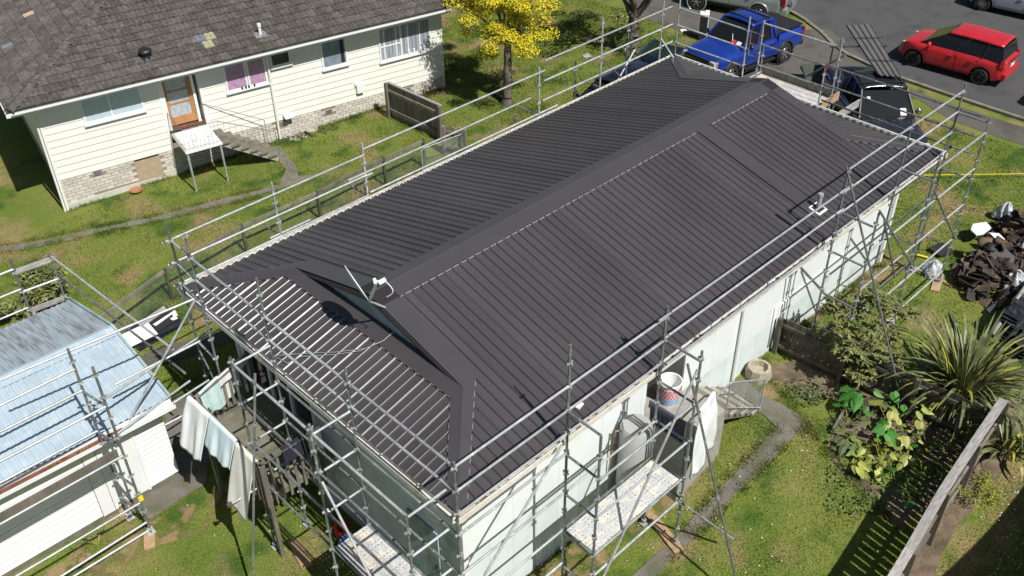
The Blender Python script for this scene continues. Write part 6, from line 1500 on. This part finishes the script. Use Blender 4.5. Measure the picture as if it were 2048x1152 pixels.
# ================================================================== PILES, LITTER AND SMALL THINGS
random.seed(71)
pile = thing('roofing_rubble', 'heap of torn brown and black old roofing dumped on the lawn', 'rubble heap')
def shard(b, c, s, nrm):
    n = V(nrm).normalized(); t = n.orthogonal().normalized(); q = n.cross(t); k = random.randint(4, 6); a0 = random.random()*6; P_ = []
    for i in range(k): a = a0+2*math.pi*i/k+random.uniform(-.3, .3); P_.append(c+t*math.cos(a)*s*random.uniform(.5, 1.2)+q*math.sin(a)*s*random.uniform(.4, 1)+n*random.gauss(0, s*.12))
    b.prism(P_, n*.012)
def heap(cx, cy, rx, ry, h, n, mats, smin=.12, smax=.42):
    out = {m: MB() for m in mats}
    for i in range(n):
        a = random.random()*6.28; r = random.random()**.6; x, y = cx+math.cos(a)*r*rx, cy+math.sin(a)*r*ry; z = h*max(0, 1-r**1.6)*random.uniform(.5, 1.05)+.05
        m = random.choices(mats, [3, 2])[0]; shard(out[m], V((x, y, z)), random.uniform(smin, smax), (random.gauss(0, .8), random.gauss(0, .8), 1))
    return out
hs = []
for args in ((16.6, -1.85, 1.0, .75, .75, 150, ['oldroof', 'oldblack']), (17.6, -1.9, .9, .7, .6, 110, ['oldblack', 'oldroof']), (18.9, -1.55, .8, .6, .75, 90, ['oldroof', 'oldblack']), (18.6, -2.6, 1.1, .8, .8, 110, ['oldroof', 'oldblack'])):
    for m, b in heap(*args).items():
        if b.v: b.build('torn_sheet', M[m], pile)['kind'] = 'stuff'
for i in range(16):                               # the larger curled pieces one can tell apart
    cx, cy = random.choice(((16.4, -1.8), (17.0, -1.6), (18.9, -1.5), (18.4, -2.3))); x, y = random.gauss(cx, .4), random.gauss(cy, .28); w_ = random.uniform(.10, .2); L = random.uniform(.3, .6); a = random.random()*6.28; d = V((math.cos(a), math.sin(a), random.uniform(-.2, .3))); s = V((-math.sin(a), math.cos(a), 0)); c = V((x, y, random.uniform(.42, .72))); b = MB(); cur = random.uniform(.1, .3)
    b.grid(lambda u, v: c+d*(u-.5)*L+s*(v-.5)*w_*2+V((0, 0, cur*math.sin(v*math.pi)*.6-.05*u)), 3, 5); o = b.build('curled_sheet', M['oldroof'] if i % 3 else M['oldblack'], pile, smooth=True); o.modifiers.new('t', 'SOLIDIFY').thickness = .012
def film(label, c, r, h, cat='plastic wrap', m='plasticfilm'):
    b = MB(); rr = random.Random(c[0]*7+c[1]); ph = [rr.uniform(0, 6) for _ in range(8)]
    def f(u, v):
        a = u*2*math.pi; t = v*math.pi/2; k = 1+.22*math.sin(3*a+ph[0])+.15*math.sin(7*a+ph[1]+4*t)+.09*math.sin(13*a+ph[2]+7*t); return V(c)+V((math.cos(a)*math.cos(t)*r*k, math.sin(a)*math.cos(t)*r*k, math.sin(t)*h*(1+.2*math.sin(5*a+ph[3]))))
    b.grid(f, 40, 10); return tag(b.build('plastic_wrap', M[m], smooth=True), label, cat)
q = G(1862, 545); film('crumpled clear plastic at the left end of the rubble heap', (q.x, q.y, 0), .26, .34)
q = G(2005, 440); film('crumpled clear plastic at the top of the rubble heap', (q.x, q.y, .1), .24, .42)
q = G(2020, 575); film('large clear plastic bag between the rubble heap and the stacked tiles', (q.x, q.y, .0), .34, .5)
q = G(2048, 520); film('clear plastic sheet trailing at the right edge of the frame', (q.x, q.y, .2), .3, .5)
def boardpoly(name, label, pts, z, t, m, cat):
    b = MB(); b.prism([atz(x, y, z) for x, y in pts], (0, 0, t)); return tag(b.build(name, M[m]), label, cat)
boardpoly('foam_board', 'white broken board resting at the back of the rubble heap', [(1945, 450), (1972, 446), (1982, 458), (1966, 470), (1952, 472), (1941, 462)], .35, .04, 'white', 'board')
boardpoly('foam_board', 'folded white sheet in the middle of the rubble heap', [(1978, 466), (1998, 468), (2010, 480), (1990, 478)], .55, .02, 'white', 'board')
boardpoly('black_scrap', 'black scrap on the grass near the scaffold corner', [(1916, 470), (1928, 474), (1930, 482), (1918, 478)], .02, .02, 'ink', 'scrap')
boardpoly('rubber_boot_tray', 'black curled rubber sheet lying left of the rubble heap', [(1856, 498), (1880, 488), (1900, 494), (1906, 508), (1880, 514)], .08, .05, 'oldblack', 'rubber sheet')
boardpoly('white_offcut', 'white offcut leaning by the dark tile stack', [(1973, 619), (1994, 604), (1990, 614), (1980, 626)], .05, .03, 'white', 'offcut')
b = MB(); b.tube(atz(1995, 472, .6), atz(2052, 510, .6), .022, 8); tag(b.build('timber_pole', M['copper']), 'long brown pole lying across the rubble heap', 'pole')
b = MB(); b.beam(atz(1872, 552, .03), atz(1905, 574, .03), .09, .03); tag(b.build('plank', M['newtimber']), 'pale plank under the front edge of the rubble heap', 'plank')
b = MB(); b.beam(atz(1822, 534, .03), atz(1846, 542, .03), .12, .05); tag(b.build('plank', M['palegrey']), 'grey block beside the scaffold foot left of the rubble', 'plank')
# stacked metal tiles, a dark bundle at the right edge
stk = thing('tile_stack', 'tall stack of dark blue black pressed metal tiles at the right edge', 'tile stack')
A0 = V((14.45, -2.75, 0)); 
for k in range(9):
    z = .06+k*.085; rzk = random.uniform(-.06, .06)
    for j in range(4):
        b = MB(); n = 10
        b.grid(lambda u, v: V(((u-.5)*.62, (v-.5)*.42, .03*abs(math.sin(u*4*math.pi))+.02*v)), 16, 1); o = b.build('metal_tile', M['stackdark'], stk, loc=A0+V((.35+.62*j+random.uniform(-.04, .04), -.35+random.uniform(-.05, .05), z)), rz=rzk+random.uniform(-.05, .05)); o.modifiers.new('t', 'SOLIDIFY').thickness = .012
for k in range(5):
    for j in range(3):
        b = MB(); b.grid(lambda u, v: V(((u-.5)*.62, (v-.5)*.42, .03*abs(math.sin(u*4*math.pi))+.02*v)), 16, 1); o = b.build('metal_tile', M['stackdark'], stk, loc=A0+V((-.1+.6*j, -.85+random.uniform(-.05, .05), .06+k*.09)), rz=random.uniform(-.15, .15)); o.modifiers.new('t', 'SOLIDIFY').thickness = .012
b = MB(); 
for i in range(46):
    p = A0+V((random.uniform(0, 2.2), random.uniform(-1.0, -.2), .85 if random.random() < .6 else .5)); b.box(p, (.09, .012, .01), rz=random.choice((.4, -.5, 1.2)))
b.build('edge_glints', M['alloy'], stk)['kind'] = 'stuff'
b = MB(); b.tube(atz(1985, 668, .35), atz(2060, 560, .95), .05, 10); tag(b.build('metal_flashing_roll', M['palegrey'], smooth=True), 'long grey ridge piece lying along the tile stack', 'ridge piece')
# timber stack and white sheets near the wire fence
ts = thing('board_stack', 'low stack of dark boards with loose white sheets on top by the wire fence', 'board stack')
def onpoly(name, pts, z, t, m, par): b = MB(); b.prism([G(x, y, z) for x, y in pts], (0, 0, t)); b.build(name, M[m], par)
onpoly('dark_board', [(240, 678), (330, 615), (362, 642), (262, 700)], .02, .10, 'ink', ts); onpoly('dark_board', [(262, 690), (350, 640), (368, 650), (280, 704)], .0, .05, 'stackdark', ts)
onpoly('white_sheet', [(238, 672), (296, 645), (316, 668), (256, 697)], .135, .01, 'paper', ts); onpoly('white_strip', [(276, 648), (328, 612), (334, 620), (284, 655)], .125, .02, 'palegrey', ts); onpoly('white_strip', [(306, 650), (350, 621), (356, 632), (346, 634), (345, 628), (312, 652)], .125, .02, 'white', ts); onpoly('white_scrap', [(340, 638), (350, 632), (356, 637), (346, 641)], .128, .01, 'white', ts)
# yellow tape, cable, white bag, lids, letter box, gas struts
b = MB(); a, c = atz(1845, 351, .15), atz(2060, 348, .15); 
b.prism([a, c, c+V((.012, .02, .0)), a+V((.012, .02, 0))], (0, 0, .012)); tag(b.build('barrier_tape', M['yellow']), 'yellow barrier tape stretched across the lawn from the scaffold', 'tape')
b = MB(); b.path([atz(1800, 376, 1.0), atz(1920, 381, 1.0), atz(2060, 378, 1.0)], .008, 5); tag(b.build('cable', M['darkgreen']), 'thin dark cable stretched above the lawn below the yellow tape', 'cable')
b = MB(); b.beam(atz(1833, 509, .06), atz(1856, 515, .06), .06, .02); tag(b.build('tape_end', M['yellow']), 'short bright yellow level lying in the grass by the scaffold', 'level')
q = G(1255, 108); b = MB(); b.lathe(q, [(0, 0), (.14, .03), (.17, .16), (.10, .30), (.03, .34), (0, .34)], 12); o = tag(b.build('paper_bag', M['paper'], smooth=True), 'white bag standing on the lawn near the forked tree', 'bag'); o.scale = (1, 1, 1)
q = G(1172, 113); b = MB(); b.prism([q+V(p) for p in ((-.2, -.12, .02), (.12, -.18, .02), (.22, .1, .03), (-.06, .16, .02))], (0, 0, .015)); tag(b.build('plastic_sheet', M['plasticfilm']), 'flat scrap of clear plastic on the lawn left of the forked tree', 'scrap')
q = G(1367, 62); b = MB(); b.lathe(q, [(0, .03), (.13, .03), (.13, 0)], 16); tag(b.build('round_lid', M['paper']), 'small round white lid on the lawn beside the blue pickup', 'lid')
lb = thing('letterbox', 'white and black letterbox pillar behind the bonnet of the blue pickup', 'letterbox'); q = G(1404, 78)
b = MB(); b.box((0, 0, .5), (.34, .30, 1.0)); b.build('pillar', M['blackpl'], lb, loc=q, rz=.6); b = MB(); b.box((.11, -.1, .58), (.16, .16, 1.02)); b.box((0, 0, 1.02), (.36, .34, .05)); b.build('white_panel', M['paper'], lb, loc=q, rz=.6); b = MB(); b.box((-.172, 0, .75), (.01, .22, .04)); b.box((-.172, 0, .6), (.01, .22, .2)); b.build('slot', M['ink'], lb, loc=q, rz=.6)
gs_ = thing('green_sheet', 'dark green sheet board leaning on the grass between the two pickups', 'sheet'); b = MB(); b.prism([atz(1602, 129, .5), atz(1650, 131, .5), atz(1668, 170, .05), atz(1615, 168, .05)], (0, 0, .02)); b.build('board', M['darkgreen'], gs_)
b = MB(); b.box(tuple(upl) if False else (3.05, .22, EZ+.09), (.16, .09, .04), rz=.2); b.box((3.0, .25, EZ+.12), (.05, .05, .05)); tag(b.build('offcut', M['white']), 'small white plastic offcut left on the roof near the near gutter', 'offcut')
q = V((.0, 0, 0))
# neighbour on the sunny side: only the shade of its eave reaches the picture
sh = thing('shade_house', 'low house beyond the lower right corner, seen only by its shadow on the grass', 'house')
b = MB(); b.box((12.5, -11.0, 1.4), (15, 5.2, 2.8)); b.build('wall', M['cream'], sh); b = MB(); b.prism([V((4.4, -7.68, 3.0)), V((20.6, -7.68, 3.0)), V((20.6, -11.0, 4.0)), V((4.4, -11.0, 4.0))], (0, 0, .06)); b.prism([V((4.4, -14.3, 3.0)), V((20.6, -14.3, 3.0)), V((20.6, -11.0, 4.0)), V((4.4, -11.0, 4.0))], (0, 0, .06)); b.build('roof', M['roof'], sh)

# ------------------------------------------------------------------ put every thing's origin at its own base
bpy.context.view_layer.update()
for o in list(C.objects):
    if o.parent or o.type in ('CAMERA', 'LIGHT') or o.get('kind'): continue
    if o.type == 'EMPTY' and o.location.length < 1e-6 and o.children:
        mn = V((1e9,)*3); mx_ = V((-1e9,)*3)
        for c in o.children:
            if c.type != 'MESH': continue
            for v in c.bound_box:
                p = c.matrix_world @ V(v); mn = V(map(min, mn, p)); mx_ = V(map(max, mx_, p))
        base = V(((mn.x+mx_.x)/2, (mn.y+mx_.y)/2, mn.z)); o.location = base
        for c in o.children: c.location = c.location-base
    elif o.type == 'MESH' and o.location.length < 1e-6 and o.data.users == 1:
        xs = [V(v) for v in o.bound_box]; base = V(((xs[0].x+xs[6].x)/2, (xs[0].y+xs[6].y)/2, xs[0].z)); o.data.transform(Matrix.Translation(-base)); o.location = base
# the garage lot lies lower than the street: stand the garage and its scaffold on that ground, at their full size
K = (CAM.z-gz(-3, 8))/CAM.z
for o in (ga, gf): o.location = CAM+(o.location-CAM)*K; o.scale = (K, K, K)
